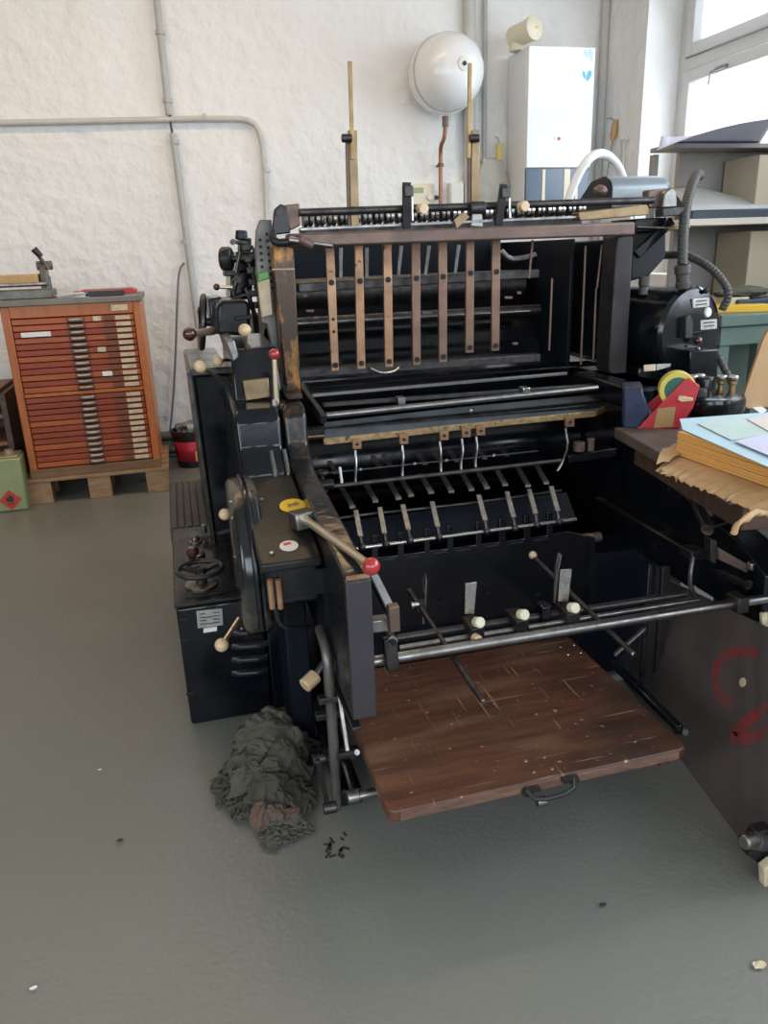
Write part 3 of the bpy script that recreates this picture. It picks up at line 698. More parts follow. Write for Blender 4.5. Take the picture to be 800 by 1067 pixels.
hw = P(mb, 'side_handwheel', 'dark_steel', 0)
mb = MB(); mb.cyl(c, c + V((.10, 0, 0)), .014)
for k in range(3): a = 2 * PI * k / 3 + .4; mb.bar(c, c + V((0, math.cos(a) * .083, math.sin(a) * .083)), .012, .012, (1, 0, 0))
mb.build('spoke', 'dark_steel', hw)
# clutter of feeder mechanism upper left
def bx(px0, px1, py0, py1, y, d, nm, mt, bv=.004): return P(MB().poly_y([(px0, py1), (px0, py0), (px1, py0), (px1, py1)], y, d), nm, mt, bv)
bx(240, 263, 284, 312, 2.75, .22, 'feeder_block', 'black', .006)
bx(234, 250, 282, 288, 2.7, .1, 'feeder_block', 'black_dusty')
bx(246, 266, 262, 284, 2.8, .2, 'feeder_block', 'black', .006)
bx(250, 262, 248, 262, 2.85, .1, 'feeder_block', 'black_matt')
mb = MB(); a = PY(247, 245, 2.8); mb.cyl(PY(251.5, 250, 2.8), PY(251.5, 240, 2.8), .022, .019); P(mb, 'oil_cup', 'black_dusty', .004)
a = PY(236, 270, 2.8); P(MB().lathe([(.034, -.02), (.040, -.012), (.040, .012), (.034, .02)], a, (1, -.35, 0), 24), 'pulley', 'black_dusty', .003)
P(MB().cyl(a, a + V((.12, -.02, 0)), .012), 'pulley_shaft', 'dark_steel', 0)
mb = MB()
for px0, py0, px1, py1, r in ((243, 252, 258, 254, .006), (247, 290, 243, 306, .008), (258, 270, 268, 300, .007), (236, 312, 262, 306, .006), (250, 262, 246, 284, .006), (240, 300, 250, 320, .007), (262, 256, 270, 272, .005), (256, 300, 266, 330, .008), (246, 316, 240, 326, .006)):
    mb.cyl(PY(px0, py0, 2.68), PY(px1, py1, 2.68), r)
P(mb, 'linkage_rod', 'dark_steel', 0)
mb = MB()
for px, py, r in ((247, 291, .012), (258, 271, .010), (268, 300, .010), (240, 300, .010), (256, 326, .009), (262, 306, .012), (243, 252, .009)): c = PY(px, py, 2.66); mb.cyl(c, c + V((0, .03, 0)), r, n=12)
P(mb, 'pivot_bolt', 'dark_steel', 0)
mb = MB()
for k in range(6): c = PY(257 + k * 2.2, 258 + k * 12, 2.62); mb.box(c.x - .012, c.x + .012, c.y, c.y + .03, c.z - .010, c.z + .010)
P(mb, 'chain_link', 'dark_steel', .003)
# grey perforated side plate next to the pillar
gp_ = [PY(264, 262, 2.5), PY(268, 240, 2.5), PY(274, 229, 2.5), PY(283, 236, 2.5), PY(286, 300, 2.45), PY(289, 368, 2.4), PY(284, 372, 2.4), PY(276, 345, 2.45), PY(270, 300, 2.5)]
for q in gp_: q.y = 2.48
gsp = P(MB().prism([PY(a, b, 2.48) for a, b in ((266, 262), (267, 240), (271, 229), (283, 229), (286, 300), (290.5, 366), (285, 372), (278, 338), (272, 336), (269, 300))], (0, .03, 0)), 'side_plate', 'grey_iron', .003)
mb = MB()
for k in range(9): c = PY(278 + k * .7, 244 + k * 7, 2.478); mb.cyl(c, c + V((0, .004, 0)), .005, n=8); c = PY(271 + k * .5, 250 + k * 7, 2.478); mb.cyl(c, c + V((0, .004, 0)), .005, n=8)
P(mb, 'hole', 'black_matt', 0, gsp)
P(MB().poly_y([(269, 294), (281, 290), (284, 328), (273, 331)], 2.43, .03), 'card_holder', 'card', .003)
P(MB().poly_y([(270, 285), (280, 282), (281, 290), (269, 294)], 2.428, .03), 'tape_patch', 'green_tape', .003, None, 'green tape patch')

# hopper frame: pillars, top rail, corner bracket
YH = 2.38
P(MB().poly_y([(283.5, 256), (306, 256), (314, 414), (299, 414)], YH, .07), 'left_pillar', 'pillar_warm_sheen', .004)
P(MB().poly_y([(283.5, 280), (307, 279.5), (307, 281), (283.5, 281.5)], YH - .002, .004), 'pillar_joint', 'brass_old', 0)
P(MB().poly_y([(660, 246), (643, 246), (634, 385), (640, 396), (655, 396), (653, 385)], YH + .02, .09), 'right_pillar', 'dark_post', .005)
P(MB().poly_y([(641, 250), (632, 250), (622, 372), (632, 380)], YH + .12, .5), 'right_cheek', 'black', .005)
rl = [PY(300, 243.5, 2.34), PY(662, 231, 2.34), PY(662, 245, 2.34), PY(303, 258, 2.34)]
P(MB().prism(rl, (0, .07, 0)), 'top_rail', 'bronze_dark', .006)
P(MB().poly_y([(283, 245), (286, 218), (293, 212), (300, 217), (303, 243)], 2.36, .025), 'corner_bracket', 'black_dusty', .004)
P(MB().poly_y([(293, 214), (312, 212), (313, 235), (303, 240), (296, 236)], 2.45, .08), 'corner_block', 'bronze_dark', .004)
P(MB().cyl(PY(291, 222, 2.36), PY(291, 222, 2.352), .009), 'pivot_bolt', 'dark_steel', 0)
P(MB().tube([PY(284, 243, 2.33), PY(284, 250, 2.31), PY(292, 254, 2.30), PY(312, 249, 2.30)], .012, 10, 1), 'clamp_arm', 'black_dusty', 0)
P(MB().cyl(PY(301, 250, 2.29), PY(346, 256, 2.29), .010, .008), 'clamp_handle', 'steel', 0)
P(MB().cyl(PY(312, 249, 2.285), PY(326, 256, 2.285), .013), 'clamp_collar', 'bronze_dark', .002)
# gauge bar with clamps, roller chain behind it
g0, g1 = PY(312, 221.5, 2.44), PY(680, 208.5, 2.44)
gb = P(MB().cyl(g0, g1, .0115), 'gauge_bar', 'dark_steel', 0)
r0, r1 = PY(312, 232, 2.62), PY(603, 220, 2.62)
rb = P(MB().bar(r0 + V((0, .0, -.03)), r1 + V((0, 0, -.03)), .05, .03), 'roller_bed', 'dark_steel', .003)
P(MB().bar(PY(312, 239, 2.42), PY(604, 226, 2.42), .012, .008), 'edge_strip', 'steel', .001)
for k in range(26):
    c = r0.lerp(r1, (k + .5) / 26); mb = MB(); mb.lathe([(.010, -.017), (.022, -.014), (.022, -.003), (.010, 0), (.021, .004), (.021, .014), (.008, .017)], c + V((0, -.035, .006)), (1, .15, 0), 12)
    mb.build('roller', 'bright_steel' if k % 3 else 'steel', rb)
def flat_clamp(px, top, bot, dx, knob):
    a, b = PY(px, top, 2.405), PY(px - dx, bot, 2.405)
    q = P(MB().bar(a, b, .026, .010, (0, 1, 0)), 'gauge_clamp', 'black_matt', .002)
    MB().box(a.x - .010, a.x + .018, a.y - .012, a.y + .012, a.z - .04, a.z - .01).build('clamp_head', 'dark_steel', q, .002)
    c = PY(*knob, 2.40); MB().cyl(c, c + V((.004, -.03, 0)), .015, .0165).build('thumb_screw', 'ivory', q, .003)
    MB().cyl(PY(px + 5, top + 8, 2.42), PY(px + 6, bot - 8, 2.42), .005).build('guide_pin', 'bright_steel', q)
flat_clamp(423.5, 190, 238, 0, (437.5, 218)); flat_clamp(525, 192, 235, 6, (542, 215.5))
P(MB().poly_y([(473, 229), (483, 221), (489, 226), (476, 238)], 2.40, .002), 'brass_tab', 'brass_old', 0)
P(MB().poly_y([(491, 235), (493, 219), (502, 222), (503, 236)], 2.415, .006), 'clear_guide', 'plastic_sheet', .001)
c = PY(489, 217, 2.42); P(MB().cyl(c, c + V((.05, 0, 0)), .02, n=10), 'gauge_knob', 'dark_steel', .003)
# tall brass guide posts
def guide_post(b, m0, t, wl, knob, side):
    y = 2.46
    pb, pm, pt = PY(*b, y), PY(*m0, y), PY(*t, y)
    q = P(MB().bar(pb, pm, .026, .018, (0, 1, 0)), 'guide_post', 'brass_old', .002)
    MB().bar(pb + V((-.017, .004, 0)), pm + V((-.017, .004, -.03)), .008, .016, (0, 1, 0)).build('guide_rail', 'bronze_dark', q, .001)
    MB().bar(pb.lerp(pm, .7) + V((-.004 + wl, -.012, 0)), pt, .0115, .008, (0, 1, 0)).build('slide', 'brass', q, .001)
    k = PY(*knob, y - .02); MB().cyl(k, k + V((.03 * side, .0, 0)), .012).build('thumb_screw', 'dark_steel', q, .003)
guide_post((369.5, 236), (367, 136), (364.5, 64), 0, (356, 144), 1)
guide_post((494, 232), (494.5, 136), (489.5, 66), -.02, (499, 144), -1)
# hopper slats
for tx0, tx1, bx0_, bx1_, by in ((339, 348.2, 345.3, 353.5, 387), (369.7, 378, 372, 381, 385), (399.4, 408, 401, 410, 383), (429, 438, 430, 438.5, 381), (457, 466, 457.4, 466, 378), (486, 494.4, 485, 493.6, 368), (513, 521.7, 512, 520.4, 366)):
    ty = 257.5 - (tx0 - 339) * .042
    s_ = P(MB().poly_y([(tx0, ty), (tx1, ty - .4), (bx1_, by - .5), (bx0_, by)], 2.44, .012), 'hopper_slat', 'copper_bar' if tx0 < 400 else 'copper_dull', .002)
    mb = MB(); hy = ty + (by - ty) * .285
    for f in ((.285, .95) if tx0 > 345 else (.285, .58, .68, .95)):
        c = PY(tx0 + (bx0_ - tx0) * f + 4.4, ty + (by - ty) * f, 2.44); mb.cyl(c, c - V((0, .0035, 0)), .009 if f in (.285, .95) else .005, n=14)
    mb.build('bolt', 'black_matt', s_)
# hopper interior
P(MB().bar(PY(310, 300, 2.56), PY(560, 285, 2.56), .03, .028), 'cross_beam', 'dark_steel', .003)
P(MB().cyl(PY(306, 337.5, 2.52), PY(552, 324, 2.52), .003), 'cross_rod', 'steel', 0)
P(MB().bar(PY(307, 389, 2.56), PY(560, 372, 2.56), .05, .028), 'slat_support', 'dark_steel', .003)
P(MB().cyl(V((.345, 2.95, 1.22)), V((1.36, 2.95, 1.22)), .055, n=24), 'feed_roller', 'dark_steel', 0)
P(MB().cyl(V((.345, 3.02, .88)), V((1.40, 3.02, .88)), .22, n=40), 'impression_cylinder', 'black', 0)
P(MB().cyl(V((.345, 2.78, 1.13)), V((1.36, 2.78, 1.13)), .02, n=16), 'feed_roller', 'dark_steel', 0)
for px, y0, y1, b in ((355, 258, 290, 0), (382, 258, 290, 0), (415, 256, 287, 3), (443, 256, 287, 4), (474, 255, 285, 4)): P(MB().bar(PY(px + b, y0, 2.62), PY(px, y1, 2.62), .012, .004, (0, 1, 0)), 'steel_strip', 'steel', .001)
for a, b, c_, d_ in ((610, 256, 605, 380), (627, 255, 622, 300), (621, 300, 618, 375), (575, 290, 572, 365), (555, 250, 551, 290)): P(MB().cyl(PY(a, b, 2.5), PY(c_, d_, 2.5), .004), 'upright_rod', 'bronze_dark', 0)
P(MB().tube([PY(522, 262, 2.75), PY(530, 271, 2.75), PY(545, 270, 2.75), PY(558, 266, 2.75)], .012, 10, 1), 'hook_bar', 'steel', 0)
for px, py, w in ((318, 308, 2), (323, 324, 4), (330, 331, 3), (530, 310, 4), (541, 305, 2), (537, 358, 2.5), (445, 326, 5)): P(MB().poly_y([(px - w, py + 1.2), (px - w, py - 1.2), (px + w, py - 1.2), (px + w, py + 1.2)], 2.54, .01), 'fitting', 'bronze_dark', 0)
P(MB().box(.345, .36, 2.46, 3.3, .98, 1.38), 'left_cheek', 'interior', .003)
P(MB().box(1.39, 1.405, 2.6, 3.3, .9, 1.38), 'inner_cheek', 'interior', .003)
P(MB().box(.36, 1.39, 3.25, 3.30, .95, 1.415), 'hopper_back', 'interior', 0)
P(MB().tube([PY(386, 384, 2.5), PY(397, 389, 2.5), PY(410, 388, 2.5), PY(416, 383, 2.5)], .004, 8, 1), 'wire_loop', 'bright_steel', 0)

# transverse bars and brass edged plate
fx0, fx1 = PZ(337, 462, .835), PZ(620, 431, .835)
plate_top = [PZ(337, 440, .862), PZ(480, 424, .862), PZ(628, 410, .862), PZ(634, 418, .85), PZ(631, 424, .84), PZ(620, 430, .838), PZ(480, 444, .838), PZ(338, 459, .838)]
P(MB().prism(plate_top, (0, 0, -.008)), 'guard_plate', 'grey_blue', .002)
ef = [PZ(337, 460.5, .836), PZ(480, 445, .836), PZ(620, 431, .836), PZ(633, 424, .836)]
mb = MB()
for a, b in zip(ef, ef[1:]): mb.bar(a, b, .006, .020)
P(mb, 'brass_edge', 'brass_edge', .002)
c = PZ(490, 428, .855); P(MB().ball(c, .007, 12), 'plate_bolt', 'bright_steel', 0)
P(MB().bar(PY(311, 401, 2.48), PY(337, 437, 2.22), .02, .03), 'swing_arm', 'black_dusty', .004)
P(MB().bar(PY(632, 391, 2.5), PY(648, 403, 2.3), .02, .03), 'swing_arm', 'dark_steel', .004)
P(MB().cyl(PY(340, 433, 2.26), PY(622, 404, 2.26), .010), 'polished_bar', 'steel', 0)
P(MB().bar(PY(336, 422, 2.36), PY(640, 400, 2.36), .02, .012), 'flat_bar', 'dark_steel', .002)
P(MB().bar(PY(325, 412, 2.44), PY(590, 389, 2.44), .014, .010), 'flat_bar', 'steel', .001)
P(MB().bar(PY(320, 402, 2.56), PY(620, 378, 2.56), .1, .006), 'feed_plate', 'black', .001)
c = PY(546, 407, 2.27); P(MB().box(c.x - .012, c.x + .012, c.y - .02, c.y + .02, c.z - .008, c.z + .012), 'bar_clamp', 'bright_steel', .002)
c = PY(417, 418, 2.3); P(MB().box(c.x - .012, c.x + .012, c.y - .02, c.y + .02, c.z - .008, c.z + .014), 'bar_clamp', 'steel', .002)
for px, py, ex, ey in ((372, 463, 370, 507), (421, 458, 419, 498), (463, 454, 459, 492), (486, 451, 480, 490), (501, 449, 495, 487), (594, 440, 580, 491)):
    q = P(MB().poly_y([(px - 4.5, py + 5), (px - 4.5, py - 5), (px + 4.5, py - 5.5), (px + 4.5, py + 4.5)], 2.175, .012), 'copper_tab', 'copper_bar', .001)
    c = PY(px, py, 2.174); MB().cyl(c, c - V((0, .002, 0)), .005, n=10).build('hole', 'black_matt', q)
    sx = -5 if px > 440 else -2
    MB().tube([PY(px + sx, py + 6, 2.2), PY(px + sx + (3 if px > 590 else 1), (py + ey) / 2, 2.19), PY(ex + (5 if px > 590 else 0), ey - 8, 2.14), PY(ex, ey, 2.12)], .0042, 8, 1).build('finger_wire', 'steel', q)
P(MB().cyl(PY(340, 493, 2.2), PY(560, 470, 2.2), .003), 'thin_rod', 'dark_steel', 0)
mb = MB()
for u in (.15, .4, .55, .78): c = PY(340, 493, 2.2).lerp(PY(560, 470, 2.2), u); mb.ball(c, .007, 10)
P(mb, 'rod_collar', 'steel', 0)
P(MB().cyl(PY(345, 507, 2.1), PY(584, 480, 2.1), .0068), 'stripper_bar', 'dark_steel', 0)
P(MB().cyl(PY(354, 487, 2.1), PY(356, 503, 2.1), .004), 'pin', 'paper', 0)
c = PY(335, 491, 2.12); P(MB().lathe([(.020, -.01), (.022, 0), (.008, .004), (.008, -.04), (.018, -.045), (.018, -.06)], c, (0, 0, 1), 16), 'end_knob', 'dark_steel', .002)
c = PY(340, 505, 2.1); P(MB().cyl(c + V((-.02, 0, 0)), c + V((.02, 0, 0)), .016), 'bar_socket', 'black_dusty', .002)
# rear drum and dark lower structure
P(MB().cyl(V((.345, 2.62, .66)), V((1.41, 2.62, .66)), .12, n=40), 'delivery_cylinder', 'black', 0)
P(MB().bar(V((.345, 2.3, .845)), V((1.41, 2.3, .845)), .05, .02), 'tie_bar', 'black_dusty', .003)
# gripper fingers, three rows
def finger(x0, y0, x1, y1, w, ya, yb, mt, tip=None):
    a, b = PY(x0, y0, ya), PY(x1, y1, yb); q = P(MB().bar(a, b, w, .006), 'gripper_finger', mt, .001)
    if tip:
        d = (b - a).normalized(); MB().bar(b - d * .006, b + d * .003, w * 1.02, .008).build('finger_tip', tip, q)
    return q
for x0, x1, y in ((343, 350, 489), (388, 395, 483), (400, 407, 482), (435, 443, 480), (452, 459, 478), (468, 476, 477), (497, 505, 474), (520, 528, 471)): finger(x0, y - 8, x1, y + 4, .016, 2.34, 2.24, 'steel')
for tx, ty in ((367, 528), (391, 522), (415, 519), (428, 516), (449, 513), (470, 512), (491, 510), (507, 508), (526, 505), (550, 506), (569, 503)): finger(tx - 11, ty - 19, tx, ty, .016, 2.18, 2.04, 'steel', 'bright_steel')
for x0, y0, x1, y1 in ((370.5, 532, 375.5, 559), (395.5, 529, 400.5, 556), (419.5, 526, 425.5, 552), (450, 523, 456, 549), (498.5, 516, 505.5, 542.5), (528, 512.5, 535, 539), (551, 510, 558, 535.5), (574, 507, 581, 532.5)):
    q = finger(x0, y0, x1, y1, .0145, 2.05, 1.95, 'finger_steel')
    MB().cyl(PY(x1 - .5, y1, 1.95), PY(x1 + 1.5, y1 + 10, 1.94), .006).build('finger_pin', 'dark_steel', q)
    c = PY(x1 + 1.5, y1 + 11, 1.94); MB().ball(c, .011, 12).build('pivot', 'dark_steel', q)
P(MB().cyl(PY(368, 572, 1.945), PY(600, 541, 1.945), .0055), 'gripper_shaft', 'bright_steel', 0)
P(MB().tube([PY(352, 540, 2.06), PY(390, 535, 2.06), PY(430, 531, 2.06), PY(480, 525.5, 2.06), PY(530, 519, 2.06), PY(585, 511, 2.06)], .0045, 8), 'worn_strip', 'dark_steel', 0)
P(MB().prism([PY(345, 545, 2.08), PY(590, 513, 2.08), PY(600, 540, 1.99), PY(365, 573, 1.99)], (0, .01, -.02)), 'sheet_apron', 'interior', 0)
# castellated lower apron
comb = []
xs_ = [(387, 394, 558), (414, 421, 555), (442, 448, 551), (466, 472.5, 548), (496, 502, 544), (520, 527, 541), (546, 553, 537.5), (570, 576, 534)]
comb = [(352, 655), (352, 585)]
for a, b, y in xs_: comb += [(a, y + 24), (a, y), (b, y - .6), (b, y + 23)]
comb += [(592, 554), (620, 560), (622, 645)]
apron = P(MB().poly_y(comb, 1.955, .012), 'front_apron', 'black', .002)
for a, b, y in xs_[:-1]: P(MB().poly_y([(b + 3, y + 26.5), (b + 3, y + 25), (b + 18, y + 23), (b + 18, y + 24.5)], 1.953, .004), 'slot_edge', 'dark_steel', 0, apron)
mb = MB()
for px, py in ((460.6, 625), (508, 618), (560, 619)): c = PY(px, py, 1.953); mb.cyl(c, c - V((0, .002, 0)), .009, n=14)
P(mb, 'bolt_hole', 'black_matt', 0, apron)
P(MB().box(.336, 1.41, 1.975, 2.12, .02, .45), 'lower_crossmember', 'interior', .004)
c = PY(610, 561, 2.0); P(MB().cyl(c, c + V((.05, 0, 0)), .016), 'bearing', 'bronze_dark', .002)
c = PY(607, 560, 1.98); P(MB().cyl(c, c + V((.03, -.01, 0)), .013), 'bearing_cap', 'brass_old', .002)
mb = MB(); c = PY(603, 470, 2.15); mb.cyl(c, c + V((0, 0, .03)), .018); c = PY(615, 466, 2.15); mb.cyl(c - V((0, 0, .012)), c + V((0, 0, .03)), .012)
P(mb, 'oil_cup', 'bronze_dark', .002)
P(MB().bar(PY(590, 478, 2.16), PY(640, 470, 2.16), .03, .03), 'bearing_block', 'black', .004)

# front delivery bars
YB1 = 1.50
P(MB().cyl(PY(384, 690, YB1), PY(797, 623.5, YB1), .0130, n=20), 'front_tube', 'steel', 0)
P(MB().cyl(PY(416, 675, YB1 + .06), PY(728, 625, YB1 + .06), .0065), 'thin_bar', 'steel', 0)
P(MB().cyl(PY(413, 665, YB1 + .09), PY(714, 619, YB1 + .09), .0095), 'rear_bar', 'dark_steel', 0)
# left brackets
P(MB().bar(PY(388, 600, 1.52), PY(409, 642, 1.45), .022, .018), 'bracket_arm', 'steel', .003)
P(MB().bar(PY(409, 630, 1.43), PY(410.5, 657, 1.43), .024, .022, (0, 1, 0)), 'bracket_block', 'bronze_dark', .003)
P(MB().bar(PY(384, 651, 1.47), PY(406, 648.5, 1.47), .03, .03), 'bracket_stub', 'steel', .003)
P(MB().bar(PY(405, 664, 1.47), PY(409, 697, 1.47), .03, .02, (0, 1, 0)), 'bracket_block', 'dark_steel', .003)
P(MB().cyl(PY(402, 655, 1.56), PY(409, 668, 1.46), .011), 'tube_end', 'steel', 0)
c = PY(409.5, 669.5, 1.455); P(MB().cyl(c, c + V((0, -.002, 0)), .008), 'tube_bore', 'black_matt', 0)
# clamps with thumb screws and spring flags
def bar_clamp(px, py, flag=None):
    c = PY(px, py, YB1 + .075)
    q = P(MB().box(c.x - .018, c.x + .018, c.y - .035, c.y + .035, c.z - .018, c.z + .02), 'bar_clamp', 'black_dusty', .005)
    k = PY(px + 3, py - 7, YB1 + .04); MB().cyl(k, k + V((.004, -.022, .008)), .0125, .0135).build('thumb_screw', 'cream_plastic', q, .003)
    if flag:
        f = [PY(a, b, YB1 + .055) for a, b in flag]; MB().prism(f, (0, .0025, 0)).build('spring_flag', 'bright_steel', q, .001)
    return q
q = bar_clamp(492.5, 655, [(484, 640), (485, 608), (497, 606.5), (494, 640)]); k = PY(494, 664, YB1 + .03); MB().cyl(k, k + V((.004, -.02, 0)), .012).build('thumb_screw', 'ivory', q, .003)
bar_clamp(538.5, 647); bar_clamp(591, 640, [(581, 627), (584, 593.5), (596, 593), (592, 627)])
c = PY(566, 640, YB1 + .09); q = P(MB().box(c.x - .014, c.x + .014, c.y - .02, c.y + .02, c.z - .02, c.z + .03), 'bar_block', 'black', .004)
MB().cyl(V((c.x, c.y - .02, c.z + .02)), V((c.x, c.y - .023, c.z + .02)), .006).build('hole', 'black_matt', q)
# long pointed rods
q = P(MB().cyl(PY(426, 615, 1.75), PY(502.5, 731, 1.36), .0068), 'stop_rod', 'dark_steel', 0)
e = PY(502.5, 731, 1.36); MB().cyl(e, e + (e - PY(426, 615, 1.75)).normalized() * .004, .006).build('rod_tip', 'bright_steel', q)
c = PY(438, 631, 1.69); MB().box(c.x - .014, c.x + .014, c.y - .012, c.y + .012, c.z - .012, c.z + .012).build('collar', 'dark_steel', q, .002)
k = PY(428, 631, 1.68); MB().cyl(k, k + V((.02, 0, 0)), .010, .006).build('thumb_screw', 'bright_steel', q)
MB().tube([PY(443, 630, 1.68), PY(444, 605, 1.68), PY(442.5, 597, 1.68), PY(441, 605, 1.68), PY(442, 618, 1.68)], .003, 6).build('spring_wire', 'steel', q)
MB().tube([PY(441, 635, 1.68), PY(441, 650, 1.68)], .003, 6).build('spring_wire', 'steel', q)
q = P(MB().cyl(PY(555, 580, 1.80), PY(659, 681, 1.42), .0068), 'stop_rod', 'dark_steel', 0)
e = PY(659, 681, 1.42); MB().cyl(e, e + V((.002, -.004, -.001)), .0065).build('rod_tip', 'bright_steel', q)
MB().ball(PY(555, 578.5, 1.80), .0115, 14).build('ball_knob', 'ivory', q)
MB().tube([PY(577, 628, 1.62), PY(579, 590, 1.62), PY(582, 576, 1.62), PY(584, 578, 1.62), PY(580, 600, 1.62), PY(578, 628, 1.62)], .0035, 6).build('spring_wire', 'steel', q)

# right delivery arm and rails
P(MB().prism([V((1.385, y, z)) for y, z in ((1.49, .40), (1.49, .545), (1.6, .60), (2.15, .72), (2.15, .45), (1.75, .40))], (.09, 0, 0)), 'delivery_arm', 'black', .006)
P(MB().bar(PX(623, 519, 1.36), PX(719, 575, 1.36), .018, .010), 'slide_rail', 'dark_steel', .003)
P(MB().prism([PX(a, b, 1.352) for a, b in ((600, 508), (623, 520), (719, 577), (716, 612), (665, 576), (600, 538))], (.07, 0, 0)), 'bed_rail', 'black', .004)
P(MB().bar(PX(660, 518, 1.40), PX(745, 566, 1.40), .03, .02), 'slide_rail', 'black_dusty', .003)
c = PX(720, 576, 1.34); P(MB().box(c.x - .02, c.x + .03, c.y - .03, c.y + .03, c.z - .012, c.z + .015), 'rail_stop', 'dark_steel', .003)
P(MB().tube([PY(722, 580, 1.66), PY(719, 598, 1.65), PY(719, 613, 1.63), PY(728, 627, 1.6)], .007, 8, 1), 'bent_rod', 'dark_steel', 0)
P(MB().poly_y([(749, 571), (779, 588), (782, 599), (750, 584)], 1.56, .03), 'bracket_block', 'bronze_dark', .003)
P(MB().poly_y([(741, 562), (747, 564), (746, 588), (740, 585)], 1.57, .03), 'bracket_plate', 'dark_steel', .002)
P(MB().bar(PY(780, 590, 1.55), PY(798, 588, 1.55), .02, .02), 'bracket_stub', 'bright_steel', .002)
P(MB().cyl(PY(740, 592, 1.72), PY(780, 609.5, 1.53), .012), 'tube_end', 'dark_steel', 0)
c = PY(780.5, 610, 1.525); P(MB().cyl(c, c + V((0, -.003, 0)), .009), 'tube_bore', 'black_matt', 0)
c = PY(769.5, 628, 1.49); P(MB().box(c.x - .016, c.x + .016, c.y - .02, c.y + .03, c.z - .022, c.z + .02), 'bracket_block', 'dark_steel', .003)
P(MB().poly_y([(794, 640), (800, 638), (800, 660), (794, 660)], 1.485, .01), 'end_strip', 'card', .001)
# uprights and links on the right, under the bed
mb = MB()
P(MB().bar(PY(677, 588, 1.78), PY(667, 722, 1.78), .012, .012, (0, 1, 0)), 'upright_post', 'dark_steel', .002)
P(MB().bar(PY(693, 590, 1.80), PY(683, 728, 1.80), .026, .016, (0, 1, 0)), 'upright_post', 'dark_post', .003)
P(MB().cyl(PY(640, 683, 1.75), PY(672, 655, 1.75), .008), 'link_rod', 'dark_steel', 0)
P(MB().bar(PY(713, 645, 1.84), PY(687, 690, 1.84), .014, .010, (0, 1, 0)), 'link_rod', 'dark_steel', .002)
P(MB().bar(PX(638, 690, 1.075), PX(708, 760, 1.075), .02, .02), 'board_runner', 'black', .003)
P(MB().cyl(PX(704, 762, 1.07), PX(714, 763, 1.07), .008), 'runner_pin', 'dark_steel', 0)

# delivery board (pile table)
zt = .25
def rounded(pts, r, n=5):
    out = []
    for i, p in enumerate(pts):
        a, b = pts[i - 1], pts[(i + 1) % len(pts)]; d1 = (a - p).normalized(); d2 = (b - p).normalized()
        p1, p2 = p + d1 * r, p + d2 * r
        for k in range(n + 1): t_ = k / n; out.append(p1 * (1 - t_) ** 2 + p * 2 * t_ * (1 - t_) + p2 * t_ ** 2)
    return out
bxl, bxr = PZ(405, 847, zt), PZ(717, 779, zt)
yf = (bxl.y + bxr.y) / 2
XL, XR = bxl.x, bxr.x
loop = [V((XL, bxl.y, zt)), V((XR, bxr.y, zt)), V((XR + .0, 1.86, zt)), V((XL, 1.86, zt))]
lp = rounded(loop, .022)
board = P(MB().prism(lp, (0, 0, -.029)), 'delivery_board', 'board', .004)
MB().bar(V((XL + .024, bxl.y - .001, zt - .0145)), V((XR - .024, bxr.y - .001, zt - .0145)), .004, .021).build('worn_edge', 'board_edge', board, .0015, 'paler worn front edge')
mb = MB()
for a, b in ((549, 824), (597, 811.5)): c = PY(a, b, yf - .006); mb.lathe([(.013, 0), (.012, .008)], c, (0, -1, 0), 14)
h0, h1 = PY(549, 824, yf - .012), PY(597, 811.5, yf - .012)
mb.tube([h0, h0 + V((.012, -.025, -.012)), h1 + V((-.012, -.025, -.012)), h1], .0055, 10, 1)
mb.bar(h0 + V((.0, .004, 0)), h0 + V((.03, .002, 0)), .006, .018, (0, 1, 0)); mb.bar(h1 + V((-.025, .002, 0)), h1 + V((0, .004, 0)), .006, .018, (0, 1, 0))
mb.build('handle', 'black_plastic', board)
c = PY(564, 835, yf + .02); MB().cyl(c + V((-.012, 0, 0)), c + V((.012, 0, 0)), .012).build('roller', 'steel', board, .002)
for px, py in ((548, 793), (567, 789), (556, 804), (575, 801), (584, 674), (598, 672), (592, 682), (605, 680)): MB().lathe([(.0045, 0), (.004, .0015)], PZ(px, py, zt), (0, 0, 1), 10).build('screw', 'bright_steel', board)
MB().box(XL + .02, XL + .04, yf + .03, yf + .07, zt - .05, zt - .029).build('corner_block', 'old_wood', board, .003)
MB().box(XR - .05, XR - .02, yf + .03, yf + .08, zt - .065, zt - .029).build('corner_block', 'old_wood', board, .003)
P(MB().box(.5, .9, 1.72, 1.8, .03, zt - .029), 'board_lift', 'interior', .004)
# lifting linkage to the left of the board
XK = .26
P(MB().tube([PX(333, 655, XK), PX(338, 670, XK), PX(342, 692, XK), PX(345, 740, XK), PX(348, 785, XK), PX(351, 842, XK)], .0125, 10, 2), 'lift_lever', 'grey_iron', 0)
P(MB().bar(PX(350, 790, .285), PX(351, 845, .285), .022, .02, (1, 0, 0)), 'lever_foot', 'dark_steel', .003)
P(MB().bar(PX(342, 785, XK + .01), PX(370, 784, XK + .06), .03, .03), 'link_bracket', 'dark_steel', .004)
P(MB().cyl(PX(357, 788, .30), PX(370, 832, .30), .009), 'link_rod', 'steel', 0)
P(MB().cyl(PY(367, 831, 1.45), PY(400, 823, 1.45), .010), 'cross_rod', 'steel', 0)
c = PY(367, 830, 1.45); P(MB().cyl(c - V((.012, 0, 0)), c + V((.016, 0, 0)), .016), 'link_eye', 'steel', .002)
P(MB().bar(PX(331, 792, .22), PX(342, 842, .24), .012, .012, (1, 0, 0)), 'link_rod', 'dark_steel', .002)
for px, py in ((331, 791), (342, 842)): c = PX(px, py, .225); P(MB().cyl(c - V((.012, 0, 0)), c + V((.02, 0, 0)), .014), 'link_eye', 'dark_steel', .002)
